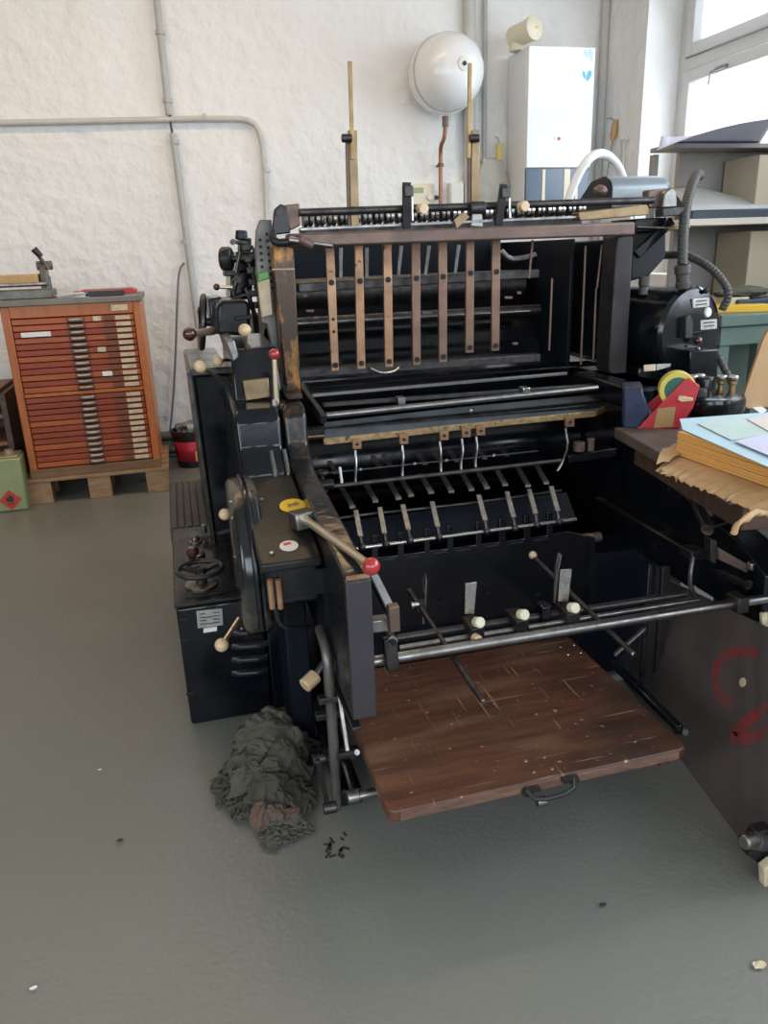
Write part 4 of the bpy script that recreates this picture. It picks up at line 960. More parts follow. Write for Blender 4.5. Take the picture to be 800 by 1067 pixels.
P(MB().cyl(PX(331, 793, .23), PX(372, 784, .30), .007), 'cross_rod', 'steel', 0)
P(MB().cyl(PX(353, 722, .28), PX(362, 782, .28), .006), 'tie_rod', 'steel', 0)
P(MB().bar(PX(348, 705, .285), PX(372, 760, .285), .010, .02, (1, 0, 0)), 'tie_rod', 'dark_steel', .002)
for px, py in ((340, 728), (337, 745)): c = PX(px, py, .25); P(MB().box(c.x - .02, c.x + .05, c.y - .012, c.y + .012, c.z - .008, c.z + .008), 'bracket_plate', 'dark_steel', .002)
a, b = PY(320, 712, 1.68), PY(327, 705, 1.70)
q = P(MB().cyl(PY(317, 715, 1.66), PY(329, 703.5, 1.68), .019), 'crank_grip', 'ivory', .003); MB().cyl(PY(329, 703, 1.68), PY(337, 690, 1.7), .008).build('crank_shaft', 'steel', q)
P(MB().box(.20, .262, 1.9, 2.14, .02, .5), 'left_foot', 'interior', .006)
P(MB().box(.27, .33, 1.6, 1.95, .02, .07), 'foot_rail', 'black', .006)

# motor/electric box with handwheel, ribbed step behind it
BX0, BX1, BY0, BZ = -.086, .165, 2.125, .411
BY1 = 2.80
mbx = P(MB().box(BX0, BX1, BY0, BY1, 0, BZ - .014), 'motor_box', 'black', .010)
P(MB().box(BX0 - .004, BX1, BY0 - .006, BY1, BZ - .013, BZ), 'box_lid', 'black_dusty', .004, mbx)
P(MB().box(BX0 + .03, .09, BY0 + .03, BY1 - .03, BZ, BZ + .004), 'raised_plate', 'black_dusty', .002, mbx)
for py in (657, 671, 685, 699):
    a, b = PY(241, py + 3, BY0), PY(279, py, BY0)
    mb = MB(); vs = []; fs = []
    for i in range(13):
        p = a.lerp(b, i / 12); e = min(1, 4 * min(i, 12 - i) / 12)
        for yy, zz in ((.002, .012), (-.007 * e, .006), (-.011 * e, -.004), (-.010 * e, -.008), (.002, -.006)): vs.append(p + V((0, yy, zz)))
    for i in range(12):
        for k in range(4): q = i * 5 + k; fs.append((q, q + 1, q + 6, q + 5))
    mb._add(vs, fs); P(mb, 'louver', 'black_dusty', 0, mbx)
pp = PY(218, 645, BY0 - .001)
lb = P(MB().poly_y([(204.5, 637), (231.5, 634), (232.5, 651.5), (206, 655)], BY0 - .003, .004), 'nameplate', 'plate_label', .001, mbx, 'engraved metal rating plate')
P(MB().poly_y([(212, 655), (226, 653), (226, 657.5), (212, 659.5)], BY0 - .003, .004), 'paper_tag', 'paper', 0, mbx)
mb = MB()
for k in range(4):
    y = 640 + k * 3.4; mb.poly_y([(208, y + .7), (208, y), (214 + (k * 7) % 13, y - .8), (214 + (k * 7) % 13, y - .1)], BY0 - .0045, .002); mb.poly_y([(222, y - .8), (222, y - 1.6), (229, y - 2.3), (229, y - 1.6)], BY0 - .0045, .002)
P(mb, 'engraving', 'ink', 0, lb)
mb = MB()
for py in (646, 667, 723): c = PY(192 + (py - 646) * .08, py, BY0 - .004); mb.box(c.x - .012, c.x + .012, c.y, c.y + .006, c.z - .004, c.z + .004)
P(mb, 'hinge', 'black_dusty', .001, mbx)
P(MB().box(.168, .262, 2.105, 2.13, .02, .42), 'vent_panel', 'black', .004)
# handwheel
hc = PZ(208.5, 593, BZ + .055)
mb = MB(); R1 = .066; pts = [hc + V((math.cos(2 * PI * k / 32) * R1, math.sin(2 * PI * k / 32) * R1, 0)) for k in range(34)]
mb.tube(pts, .0085, 12)
hwl = P(mb, 'handwheel', 'black_plastic', 0)
mb = MB()
for k in range(3): a = 2 * PI * k / 3 + .5; mb.bar(hc - V((0, 0, .010)), hc + V((math.cos(a) * R1, math.sin(a) * R1, 0)), .018, .010)
mb.cyl(hc - V((0, 0, .05)), hc + V((0, 0, .006)), .018)
mb.build('spoke', 'black_plastic', hwl)
MB().lathe([(.05, 0), (.05, .006), (.03, .010)], V((hc.x, hc.y, BZ + .003)), (0, 0, 1), 28).build('dial', 'steel', hwl)
hk = hc + V((-.018, R1 * .95, .006)); MB().lathe([(.008, 0), (.010, .012), (.020, .022), (.021, .034), (.013, .044), (0, .046)], hk, (0, 0, 1), 18).build('grip', 'brown_plastic', hwl)
c = PZ(204, 565, BZ + .004); q = P(MB().lathe([(.022, 0), (.022, .006), (.014, .008)], c, (0, 0, 1), 20), 'push_button', 'steel', 0)
MB().lathe([(.014, .006), (.016, .012), (.012, .022), (0, .026)], c, (0, 0, 1), 18).build('button_cap', 'brown_plastic', q)
P(MB().bar(PZ(210, 560, BZ + .02), PZ(244, 551, BZ + .05), .03, .016), 'foot_lever', 'black_plastic', .004)
c = PZ(213, 555, BZ + .02); P(MB().cyl(c, c + V((0, 0, .03)), .010), 'lever_pin', 'steel', 0)
c = PZ(205, 578, BZ + .01); P(MB().lathe([(.028, -.008), (.028, .004), (.012, .012)], c, (0, 0, 1), 20), 'dial', 'steel', 0)
st = P(MB().box(BX0 - .012, .165, BY1 + .015, 3.47, .30, BZ - .006), 'step', 'rubber', .006)
for k in range(6): x = BX0 - .004 + k * .0275; MB().box(x, x + .0215, BY1 + .022, 3.46, BZ - .006, BZ).build('step_rib', 'rubber', st, .003)
P(MB().box(BX0 + .0, .165, BY1 + .05, 3.4, 0, .30), 'step_base', 'black_matt', .004)

# right end: hopper cover, funnel, motor drum
hx0, hx1 = PY(638, 200, 2.56).x, PY(696, 200, 2.56).x; hz0, hz1 = PY(660, 216, 2.56).z, PY(660, 183.5, 2.62).z
hpts = [(2.56, hz0)] + [(2.56 + .06 - .06 * math.cos(PI / 2 * k / 8), hz1 - .05 + .05 * math.sin(PI / 2 * k / 8)) for k in range(9)] + [(2.70, hz1 - .01), (2.83, hz1 - .10), (2.83, hz0)]
hood = P(MB().prism([V((hx0, y, z)) for y, z in hpts], (hx1 - hx0, 0, 0)), 'hood', 'hood_grey', .010)
P(MB().prism([V((hx0 - .006, y, z)) for y, z in hpts], (.006, 0, 0)), 'hood_cheek', 'interior', .002, hood)
k = PY(625, 201, 2.55); P(MB().lathe([(.010, -.01), (.022, 0), (.024, .012), (.012, .024)], k, (0, -.4, 1), 14), 'wing_nut', 'bronze_dark', .002)
P(MB().poly_y([(675, 210), (676, 198), (694, 196), (690, 216), (676, 217)], 2.46, .04), 'end_bracket', 'bronze_dark', .004)
P(MB().poly_y([(690, 217), (693, 200), (700, 195), (705, 200), (706, 216)], 2.43, .05), 'end_cheek', 'steel', .005)
P(MB().poly_y([(603, 221), (674, 213), (676, 217), (676, 224), (604, 230)], 2.40, .05), 'brass_slide', 'brass_old', .003)
P(MB().poly_y([(691, 217), (713, 216), (714, 224), (691, 226)], 2.40, .05), 'end_block', 'dark_steel', .003)
P(MB().poly_y([(662, 228), (695, 226), (695, 240), (662, 242)], 2.46, .16), 'terminal_box', 'black', .004)
P(MB().poly_y([(659, 243), (694, 240), (694, 268), (676, 288), (657, 293)], 2.48, .20), 'funnel', 'black_matt', .006)
P(MB().bar(PY(662, 266, 2.44), PY(700, 230, 2.44), .02, .03), 'strut', 'black', .003)
q = P(MB().cyl(PY(663, 236.5, 2.42), PY(697, 238, 2.42), .005), 'pull_rod', 'dark_steel', 0); MB().cyl(PY(695, 238.5, 2.42), PY(718, 237, 2.42), .0075, .006).build('rod_end', 'brass_old', q)
def hose(pts, r, ribs): return P(MB().tube(pts, r, 12, 2, ribs), 'flexible_hose', 'hose', 0)
hose([PY(729, 183, 2.62), PY(726, 181, 2.6), PY(721, 192, 2.5), PY(714, 215, 2.42), PY(711.5, 245, 2.36), PY(711, 277, 2.32)], .0175, 34)
hose([PY(692, 266, 2.62), PY(712, 265, 2.5), PY(730, 272, 2.42), PY(749, 286, 2.36), PY(761, 306, 2.34), PY(752, 323, 2.36)], .0145, 34)
hose([PY(746, 366, 2.32), PY(752, 380, 2.28), PY(763, 400, 2.28)], .013, 14)
a, b = PY(711, 276, 2.32), PY(711, 299, 2.32)
P(MB().lathe([(.022, 0), (.026, .004), (.026, .026), (.022, .03), (.021, .055), (.024, .058), (.022, .075)], a, b - a, 20), 'hose_fitting', 'hose', 0)
P(MB().lathe([(.018, 0), (.018, .03), (.014, .034), (.016, .06)], PY(671, 288, 2.45), (0, 0, -1), 16), 'hose_fitting', 'hose', 0)
dc = PY(717, 346, 2.34); dax = V((.27, -1, 0)).normalized(); Rd = .149
drum = P(MB().lathe([(Rd, -.30), (Rd, -.03), (Rd * 1.03, -.028), (Rd * 1.03, 0), (Rd * .96, .012), (Rd * .5, .022), (0, .024)], dc, dax, 48), 'motor_drum', 'black', 0)
u_ = dax.cross(V((0, 0, 1))).normalized()
def dface(px, py, o=.018):
    p0 = dc + dax * o; d = ray(px, py); return EYE + d * ((p0 - EYE).dot(dax) / d.dot(dax))
def dplate(x0, x1, y0, y1, mt, nm):
    pts = [dface(a, b, .024) for a, b in ((x0, y1), (x0, y0), (x1, y0 - 1.5), (x1, y1 - 1.5))]
    return P(MB().prism(pts, -dax * .012), nm, mt, .001, drum)
for r_ in ((722, 739, 311.5, 321), (730, 747, 334, 344)):
    q = dplate(*r_, 'plate_label', 'nameplate'); mb = MB()
    for k in range(2):
        y = r_[2] + 2 + k * 3.6; mb.prism([dface(a, b, .0255) for a, b in ((r_[0] + 3, y + 1.2), (r_[0] + 3, y), (r_[1] - 3, y - 1.2), (r_[1] - 3, y))], dax * .0005)
    mb.build('engraving', 'ink', q)
P(MB().lathe([(.017, 0), (.017, .008), (.014, .012)], dface(735.5, 325.5, .016), dax, 20), 'button', 'sticker_pale', 0, drum)
c = dface(718.5, 340, .02); P(MB().prism([dface(a, b, .045) for a, b in ((714, 353), (715, 331), (719, 328), (722, 334), (722, 352))], -dax * .03), 'switch', 'black_plastic', .003, drum)
P(MB().cyl(dface(722, 347, .03), dface(735, 345, .06), .006, .004), 'switch_lever', 'dark_steel', 0, drum)
P(MB().ball(dface(727, 355, .05), .014, 16), 'switch_knob', 'brown_plastic', 0, drum)
P(MB().ball(dface(727, 364, .05), .008, 12), 'switch_bolt', 'steel', 0, drum)
P(MB().ball(dface(735, 303, .02), .010, 12), 'bolt', 'black_matt', 0, drum); P(MB().ball(dface(684, 341, .0), .009, 12), 'bolt', 'black_dusty', 0, drum)
P(MB().poly_y([(718, 396), (719, 366), (748, 364), (747, 396)], 2.24, .10), 'switch_box', 'black', .004)
P(MB().box(1.54, 1.82, 2.36, 2.66, .86, .95), 'drum_base', 'black', .006)
P(MB().poly_y([(671, 380.5), (683, 379.5), (683, 386), (671, 387)], 2.12, .003), 'paper_tag', 'card', 0)
P(MB().poly_y([(684, 379.5), (699, 379), (698, 382), (684, 386)], 2.121, .003), 'paper_tag', 'plate_label', 0)
P(MB().box(1.36, 1.52, 2.1, 2.5, .86, .93), 'frame_cap', 'black', .01)

# ------------------------------------------------------------------ leaning panel with red marks, right of the board
p0, p1 = PZ(713, 797, 0), PZ(815, 937, 0)
up = V((.17, 0, .50))
a, b = p1.copy(), p0 + (p0 - p1) * .95
t = thing('steel_panel', 'dark sheet panel with red painted marks leaning right of the delivery board', 'panel', (a + b) / 2)
nrm = (b - a).cross(up).normalized()
if nrm.x > 0: nrm = -nrm
MB().prism([a, b, b + up * .70, a + up], -nrm * .012).build('sheet', 'panel_dark', t, .002)
def pan(px, py, o=.001): d = ray(px, py); return EYE + d * ((a + nrm * o - EYE).dot(nrm) / d.dot(nrm))
def stroke(pix, w):
    mb = MB(); P_ = [pan(*q) for q in pix]
    for _ in range(2):
        Q = [P_[0]]
        for i in range(len(P_) - 1): Q += [P_[i] * .75 + P_[i + 1] * .25, P_[i] * .25 + P_[i + 1] * .75]
        P_ = Q + [P_[-1]]
    l = [];
    for i, p in enumerate(P_):
        d = (P_[min(i + 1, len(P_) - 1)] - P_[max(i - 1, 0)]).normalized(); s = d.cross(nrm) * w / 2; l.append((p - s, p + s))
    vs = [v for pr_ in l for v in pr_]; fs = [(2 * i, 2 * i + 2, 2 * i + 3, 2 * i + 1) for i in range(len(l) - 1)]
    mb._add(vs, fs); return mb.build('paint_mark', 'graffiti', t)
stroke([(790, 680), (765, 678), (746, 690), (743, 710), (752, 729), (765, 734)], .028)
stroke([(800, 735), (778, 752), (760, 768), (778, 770), (802, 762)], .032)
c = pan(774, 711, .002); MB().lathe([(.012, 0), (.012, .002)], c, nrm, 16).build('paint_fleck', 'card', t)

# desk on the right with its load
zd = .87
d0, d1 = PZ(643, 447, zd), PZ(692, 474, zd)
ed = (d1 - d0).normalized(); pd = V((-ed.y, ed.x, 0));
if pd.x < 0: pd = -pd
t = thing('work_table', 'dark worn wooden work table right of the press', 'table', d0 + pd * .5 - V((0, 0, zd)))
q0 = d0 - ed * .02; L_ = .62; Wd = 1.0
top = [q0, q0 + ed * L_, q0 + ed * L_ + pd * Wd, q0 + pd * Wd]
MB().prism(top, (0, 0, -.03)).build('tabletop', 'desk_wood', t, .003)
MB().prism([q + V((0, 0, -.031)) + (pd * .05 + ed * .03 if i == 0 else pd * .05 - ed * .03 if i == 1 else -pd * .05 - ed * .03 if i == 2 else -pd * .05 + ed * .03) for i, q in enumerate(top)], (0, 0, -.07)).build('apron', 'old_wood', t, .003)
for u, w in ((.05, .36), (L_ - .06, .36), (.05, Wd - .08), (L_ - .06, Wd - .08)):
    c = q0 + ed * u + pd * w; MB().bar(V((c.x, c.y, zd - .1)), V((c.x, c.y, 0)), .05, .05, (0, 1, 0)).build('leg', 'old_wood', t, .004)
P(MB().bar(PY(714, 498, 1.75), PY(737, 550, 1.62), .03, .016, (0, 1, 0)), 'brace', 'dark_steel', .003)
q = P(MB().cyl(PY(732, 553, 1.6), PY(777, 538, 1.5), .003), 'thin_rod', 'dark_steel', 0); MB().lathe([(.016, 0), (.016, .006)], PY(736, 553, 1.6), (0, -.6, 1), 14).build('disc', 'brass_old', q)
# tape dispenser
yt_ = d0.y - .05
A = lambda px, py, y: PY(px, py, y)
zb = zd
b0, b1 = PZ(650, 446, zd), PZ(709, 447, zd)
ydp = b0.y
t = thing('tape_dispenser', 'red and blue tape dispenser with a yellow tape roll on the work table', 'tape dispenser', (b0 + b1) / 2)
ax_d = (b1 - b0).normalized(); n_d = V((-ax_d.y, ax_d.x, 0))
if n_d.y < 0: n_d = -n_d
def dp_(px, py, off): 
    p0 = b0 + n_d * off; d = ray(px, py); return EYE + d * ((p0 - EYE).dot(n_d) / d.dot(n_d))
def dpoly(pix, off, th): return MB().prism([dp_(a, b, off) for a, b in pix], n_d * th)
dpoly([(664, 447.5), (680, 430), (713, 396), (718, 394), (729, 402), (722, 425), (709, 444)], .0, .008).build('side_plate', 'red_metal', t, .002)
dpoly([(672, 424), (690, 408), (705, 402), (712, 396), (716, 402), (700, 425), (680, 428)], .075, .008).build('side_plate', 'red_metal', t, .002)
MB().prism([dp_(664, 448, 0), dp_(709, 446, 0), dp_(709, 446, 0) + n_d * .085, dp_(664, 448, 0) + n_d * .085], (0, 0, .008)).build('base', 'red_metal', t, .002)
dpoly([(649, 446), (650, 403), (669, 402), (671, 412), (678, 428), (665, 447)], .004, .075).build('blade_holder', 'blue_plastic', t, .006)
dpoly([(650, 403.5), (669, 402.5), (669, 405), (650, 406)], .0, .08).build('blade', 'dark_steel', t, .001)
rc = dp_(705, 405, .035)
MB().lathe([(.030, -.022), (.048, -.022), (.048, .022), (.030, .022)], rc, n_d, 36).build('tape_roll', 'tape_yellow', t, .002)
MB().lathe([(.010, -.0235), (.0345, -.0235), (.0345, .0235), (.010, .0235)], rc, n_d, 36).build('roll_core', 'tape_green', t, .001)
dpoly([(685, 426), (704, 424), (701, 444.5), (681, 446)], -.003, .003).build('tape_patch', 'tape_brown', t, 0, 'brown packing tape patch')
dpoly([(710, 419), (706, 417), (707, 413), (712, 413), (722, 415), (722, 418)], -.012, .012).build('axle_knob', 'ivory', t, .002)
# black disc fixture with brass screws
kc = PZ(748, 432, zd) + V((0, .06, 0))
kk = PZ(748, 437, zd); Rk = .098
kc = V((kk.x + .035, kk.y + Rk * .92, zd))
t = thing('punch_holder', 'round black metal holder with brass thumbscrews on the work table', 'holder', kc)
MB().lathe([(Rk * .9, 0), (Rk, .006), (Rk * 1.02, .04), (Rk * .98, .054), (Rk * .6, .062), (Rk * .2, .064), (0, .064)], kc, (0, 0, 1), 40).build('body', 'black', t, .002)
for dx, dy, mt, h, r in ((-.056, -.015, 'black_matt', .080, .027), (-.004, .02, 'black', .105, .022)):
    MB().lathe([(r, .04), (r * 1.04, h - .008), (r * .9, h)], kc + V((dx, dy, 0)), (0, 0, 1), 20).build('post', mt, t, .002)
for dx, dy in ((-.028, .05), (.0, .055), (.042, .01), (.066, -.01)):
    q = MB().lathe([(.009, .045), (.009, .08), (.013, .083), (.013, .092), (.007, .095)], kc + V((dx, dy, 0)), (0, 0, 1), 14).build('thumb_screw', 'brass', t, 0)
    MB().lathe([(.015, .095), (.016, .104), (.013, .108)], kc + V((dx, dy, 0)), (0, 0, 1), 14).build('screw_head', 'bright_steel', q, .001)
# paper stack in torn kraft wrapping
E0 = PZ(704, 474, zd + .004); e1 = PZ(800, 508, zd + .004)
hs = PY(708, 449, E0.y).z - zd
ed2 = (e1 - E0).normalized(); pd2 = V((-ed2.y, ed2.x, 0))
if pd2.x < 0: pd2 = -pd2
Ls, Ws = .36, .5
def ragged(p, q, n, amp, out, seed):
    r = []
    for i in range(n + 1): r.append(p.lerp(q, i / n) + out * (amp * (noise.noise(V((i * .9, seed, 0))) + .6 * noise.noise(V((i * 2.7, seed, 3))))))
    return r
t = thing('kraft_wrapper', 'torn brown kraft wrapping spread under the orange paper stack', 'wrapper', E0)
wl0, wl1 = PZ(683, 487, zd + .004), PZ(800, 534, zd + .004)
rim = ragged(wl0, wl1 + (wl1 - wl0) * .1, 70, .011, V((-1, 0, 0)), 3)
inner = [E0 + pd2 * .06 - ed2 * .04, E0 + ed2 * .42 + pd2 * .06]
mb = MB(); n_ = len(rim); vs = []; fs = []
for i, p in enumerate(rim):
    q = inner[0].lerp(inner[1], i / (n_ - 1))
    for j in range(7):
        u = j / 6; w = p.lerp(q, u); edge = max(0, 1 - u * 3)
        w.z = zd + .003 + .004 * (1 - edge) * abs(noise.noise(V((i * .6, j * .5, 1)))) - edge * .006 * (1 + noise.noise(V((i * .8, 1, 1)))) + .012 * edge * noise.noise(V((i * .5, 2, 7)))
        vs.append(w)
for i in range(n_ - 1):
    for j in range(6): a_ = i * 7 + j; fs.append((a_, a_ + 1, a_ + 8, a_ + 7))
mb._add(vs, fs); o = mb.build('flap', 'kraft', t); o.modifiers.new('thick', 'SOLIDIFY').thickness = .0015
# torn curl hanging and torn corner standing
cpts = [PY(800, 535, 1.12), PY(790, 533, 1.12), PY(781, 537, 1.11), PY(772, 544, 1.10), PY(767, 548, 1.10), PY(764, 556, 1.10)]
mb = MB(); mb.tube(cpts, .0065, 8, 1); o = mb.build('torn_strip', 'kraft', t)
for v in o.data.vertices: v.co += V((noise.noise(v.co * 60), noise.noise(v.co * 60 + V((3, 1, 4))), noise.noise(v.co * 60 + V((7, 7, 1))))) * .006
mb = MB(); mb.prism([PZ(a, b, zd + .012) for a, b in ((684, 484), (687, 474), (691, 468), (697, 467), (702, 463), (706, 462), (707, 474), (701, 477), (697, 481), (690, 481))], (0, .001, .002)); mb.build('torn_corner', 'kraft', t)
nlay = 9
t = thing('paper_stack', 'thick stack of orange paper edges on the kraft wrapping', 'paper stack', E0)
lay = MB()
for k in range(nlay):
    z = zd + .006 + k * (hs - .006) / nlay; j = V((random.uniform(-.002, .002), random.uniform(-.002, .002), 0))
    lay.prism([V((q.x, q.y, z)) + j for q in (E0, E0 + ed2 * Ls, E0 + ed2 * Ls + pd2 * Ws, E0 + pd2 * Ws)], (0, 0, (hs - .006) / nlay - .0006))
lay.build('sheets', 'paper_orange', t)
def sheet(nm, lab, pix, z, mt, th=.0015, cat='sheet'):
    return tag(MB().prism([PZ(a, b, z) for a, b in pix], (0, 0, th)).build(nm, mt), lab, cat)
sheet('blue_sheet', 'pale blue sheet lying on top of the orange paper stack', [(711, 448), (850, 509), (880, 470), (800, 430), (708, 437)], zd + hs + .001, 'paper_blue')
sheet('map_sheet', 'printed blue-green sheet on top of the paper stack', [(727, 442), (762, 459), (815, 450), (780, 433), (745, 436)], zd + hs + .004, 'paper_print')
sheet('lilac_sheet', 'lilac printed sheet at the right edge of the paper stack', [(765, 460), (815, 481), (850, 468), (806, 451)], zd + hs + .006, 'paper_lilac')
sheet('pink_sheet', 'pinkish printed sheet at the back right of the paper stack', [(778, 437), (805, 452), (850, 445), (820, 428)], zd + hs + .0065, 'paper_pink')
sheet('paper_scrap', 'small white paper scrap on the work table behind the paper stack', [(782, 424), (792, 431), (799, 428), (790, 421)], zd + .001, 'paper')
# cardboard standing
cbp = [(772, 421), (780, 426), (803, 432), (803, 340), (796, 352)]
cbd = [PY(a, b, 1.95) for a, b in cbp]; zmin = min(p.z for p in cbd)
o = MB().prism([V((p.x, p.y, max(p.z, zd + .0))) for p in cbd], (.01, .02, 0)); tag(o.build('cardboard', 'cardboard'), 'piece of brown cardboard standing on the table at the right edge', 'cardboard')
# foot of the table at the bottom right
c = PZ(788, 893, 0)
t = thing('caster', 'black caster foot with a grey cap on the floor at bottom right', 'caster', (c.x, c.y, 0))
a = PX(776, 876, c.x - .02)
MB().cyl(PY(774, 878, 1.10), PY(786, 874, 1.11), .016, n=20).build('cap', 'steel', t, .004)
MB().cyl(PY(785, 876, 1.11), PY(797, 877, 1.12), .020, n=20).build('wheel', 'rubber', t, .003)
MB().poly_y([(779, 892), (789, 868), (806, 864), (806, 912), (796, 904)], 1.115, .03).build('fork', 'black_matt', t, .004)
MB().poly_y([(796, 906), (806, 898), (806, 926), (797, 925)], 1.09, .02).build('pad', 'card', t, .002)
# ------------------------------------------------------------------ background on the right: bench, shelf unit
YS = 2.80
xa = PY(752, 327, YS).x; zb_ = PY(780, 327, YS).z
t = thing('green_bench', 'green painted steel bench behind the press motor', 'bench', (xa + .5, YS + .3, 0))
MB().box(xa, xa + 1.0, YS, YS + .42, zb_ - .05, zb_).build('top', 'bench_green', t, .006)
MB().box(xa + .02, xa + .98, YS + .02, YS + .06, zb_ - .13, zb_ - .051).build('rail', 'bench_green', t, .004)
for x in (xa + .03, xa + .22, xa + .9):
    for y in (YS + .03, YS + .33): MB().box(x, x + .05, y, y + .05, 0, zb_ - .05).build('leg', 'bench_green', t, .004)
MB().box(xa + .08, xa + .9, YS + .25, YS + .27, .3, zb_ - .1).build('panel', 'bench_green', t)
def onb(px, py, up=0): return PZ(px, py, zb_ + up)
tag(MB().prism([V((PY(743, 318, YS + .1).x, YS + .12, zb_)), V((PY(800, 333, YS + .05).x, YS + .03, zb_)), V((PY(803, 325, YS + .05).x, YS + .10, zb_)), V((PY(745, 310, YS + .1).x, YS + .22, zb_))], (0, 0, .03)).build('yellow_level', 'yellow', None, .003), 'long yellow tool lying on the green bench', 'tool')
tag(MB().box(PY(758, 305, YS + .3).x, PY(815, 305, YS + .3).x, YS + .22, YS + .40, zb_, zb_ + .04).build('blue_case', 'navy', None, .006), 'flat dark blue case lying on the green bench', 'case')
cc = PY(762, 296, YS + .38)
tag(lump(V((cc.x, YS + .31, zb_ + .068)), .14, .07, .024, 11, .25).build('cloth', 'cloth_dark'), 'dark cloth draped on the blue case on the green bench', 'cloth')
tag(MB().box(PY(735, 300, YS + .4).x, PY(757, 300, YS + .4).x, YS + .24, YS + .40, zb_, zb_ + .05).build('paper_pad', 'card', None, .004), 'cream paper pad on the green bench beside the blue case', 'paper')
# shelf unit along the window wall
YSh = 3.26
sxl = PY(717, 224, YSh).x; sbl = PY(705, 200, YSh + .42).x; sxr = sxl + 1.3
z_sh = PY(760, 227, YSh).z; z_top = PY(760, 142, YSh).z
t = thing('shelf_unit', 'grey open shelf unit in front of the window', 'shelf', ((sxl + sxr) / 2, YSh + .25, 0))
MB().box(sbl, XW - .06, YSh + .42, YSh + .45, 0, z_top - .003).build('back_panel', 'shelf_grey', t, .002)
MB().box(XW - .085, XW - .06, YSh + .02, YSh + .42, 0, z_top - .003).build('side_panel', 'shelf_grey', t, .002)
for x in (sxl + .05,): MB().box(x, x + .03, YSh + .385, YSh + .42, 0, z_top - .03).build('post', 'shelf_grey', t, .002)
MB().box(sxl, XW - .06, YSh, YSh + .42, z_sh - .03, z_sh).build('shelf_board', 'shelf_edge', t, .002)
MB().box(sxl + .05, XW - .06, YSh + .22, YSh + .42, z_top - .02, z_top).build('top_board', 'shelf_grey', t, .002)
xc = PY(780, 200, YSh + .2).x
for za, zb2 in ((z_sh, z_top - .06), (z_sh - .62, z_sh - .06)):
    tag(MB().box(xc, xc + .34, YSh + .15, YSh + .40, za + .0005, zb2).build('carton', 'shelf_cream', None, .004), 'cream carton on the %s of the grey shelf unit' % ('upper shelf' if za == z_sh else 'space below the shelf board'), 'carton')
MB().box(xc - .05, XW - .06, YSh + .03, YSh + .42, z_sh - .66, z_sh - .62).build('shelf_board', 'shelf_edge', t, .002)
tag(MB().box(PY(723, 222, YSh).x, XW - .10, YSh + .01, YSh + .1, z_sh, z_sh + .035).build('dark_board', 'navy', None, .003), 'dark blue flat board on the front of the shelf', 'board')
mb = MB(); n_ = 20; vs = []; fs = []
pa, pb = PY(717, 219, YSh + .1).x, XW - .12
for i in range(n_ + 1):
    u = i / n_
    for j in range(6):
        w_ = j / 5; vs.append(V((pa + (pb - pa) * u + .05 * w_, YSh + .11 + .24 * w_, z_sh + .042 + (.10 + .012 * math.sin(u * 9)) * math.sin(w_ * 1.45) + .012 * math.sin(u * 6 + 1) * w_)))
for i in range(n_):
    for j in range(5): k = i * 6 + j; fs.append((k, k + 1, k + 7, k + 6))
mb._add(vs, fs)
o = mb.build('plastic_sheets', 'plastic_sheet'); o.modifiers.new('thick', 'SOLIDIFY').thickness = .002
tag(o, 'pale curved plastic sheet lying along the shelf unit', 'sheets')
# large white sheet curling off the top
n_ = 24; vs = []; fs = []
a0 = PY(684, 156.5, YSh - .05); a1 = PY(812, 122, YSh - .35)
b0_ = V((a0.x + .32, YSh + .30, z_top + .004)); b1_ = V((a1.x + .45, YSh + .30, z_top + .004))
for i in range(n_ + 1):
    u = i / n_; p = a0.lerp(a1, u) + V((0, 0, .02 * math.sin(u * PI))); q = b0_.lerp(b1_, u)
    for j in range(11):
        w = j / 10; v = p.lerp(q, w); v.z += .025 * math.sin(w * PI) * (1 - .5 * u); v.z = max(v.z, z_top + .002 if v.y > YSh else v.z); vs.append(v)
for i in range(n_):
    for j in range(10): k = i * 11 + j; fs.append((k, k + 1, k + 12, k + 11))
mb = MB(); mb._add(vs, fs); o = mb.build('large_sheet', 'paper_lavender'); o.modifiers.new('thick', 'SOLIDIFY').thickness = .001
tag(o, 'large white sheet curling over the top of the shelf unit by the window', 'sheet')

# ------------------------------------------------------------------ rags and floor litter
GX0, GY0, GC, GNX, GNY = -.25, 1.35, .005, 130, 150
gx = GX0 + GC * np.arange(GNX)[None, :]; gy = GY0 + GC * np.arange(GNY)[:, None]
HF = .105 * np.exp(-(((gx - .135) / .075) ** 2 + ((gy - 1.93) / .085) ** 2)) + .055 * np.exp(-(((gx - .10) / .085) ** 2 + ((gy - 1.76) / .12) ** 2)) + .012 * np.exp(-(((gx - .11) / .08) ** 2 + ((gy - 1.6) / .06) ** 2))
def hf(x, y):
    fx = np.clip((x - GX0) / GC, 0, GNX - 1.01); fy = np.clip((y - GY0) / GC, 0, GNY - 1.01)
    ix, iy = fx.astype(int), fy.astype(int); ax, ay = fx - ix, fy - iy
    return (HF[iy, ix] * (1 - ax) + HF[iy, ix + 1] * ax) * (1 - ay) + (HF[iy + 1, ix] * (1 - ax) + HF[iy + 1, ix + 1] * ax) * ay
def nv(q): return V((noise.noise(q), noise.noise(q + V((31.7, 4.1, 8.3))), noise.noise(q + V((5.3, 47.2, 19.9)))))
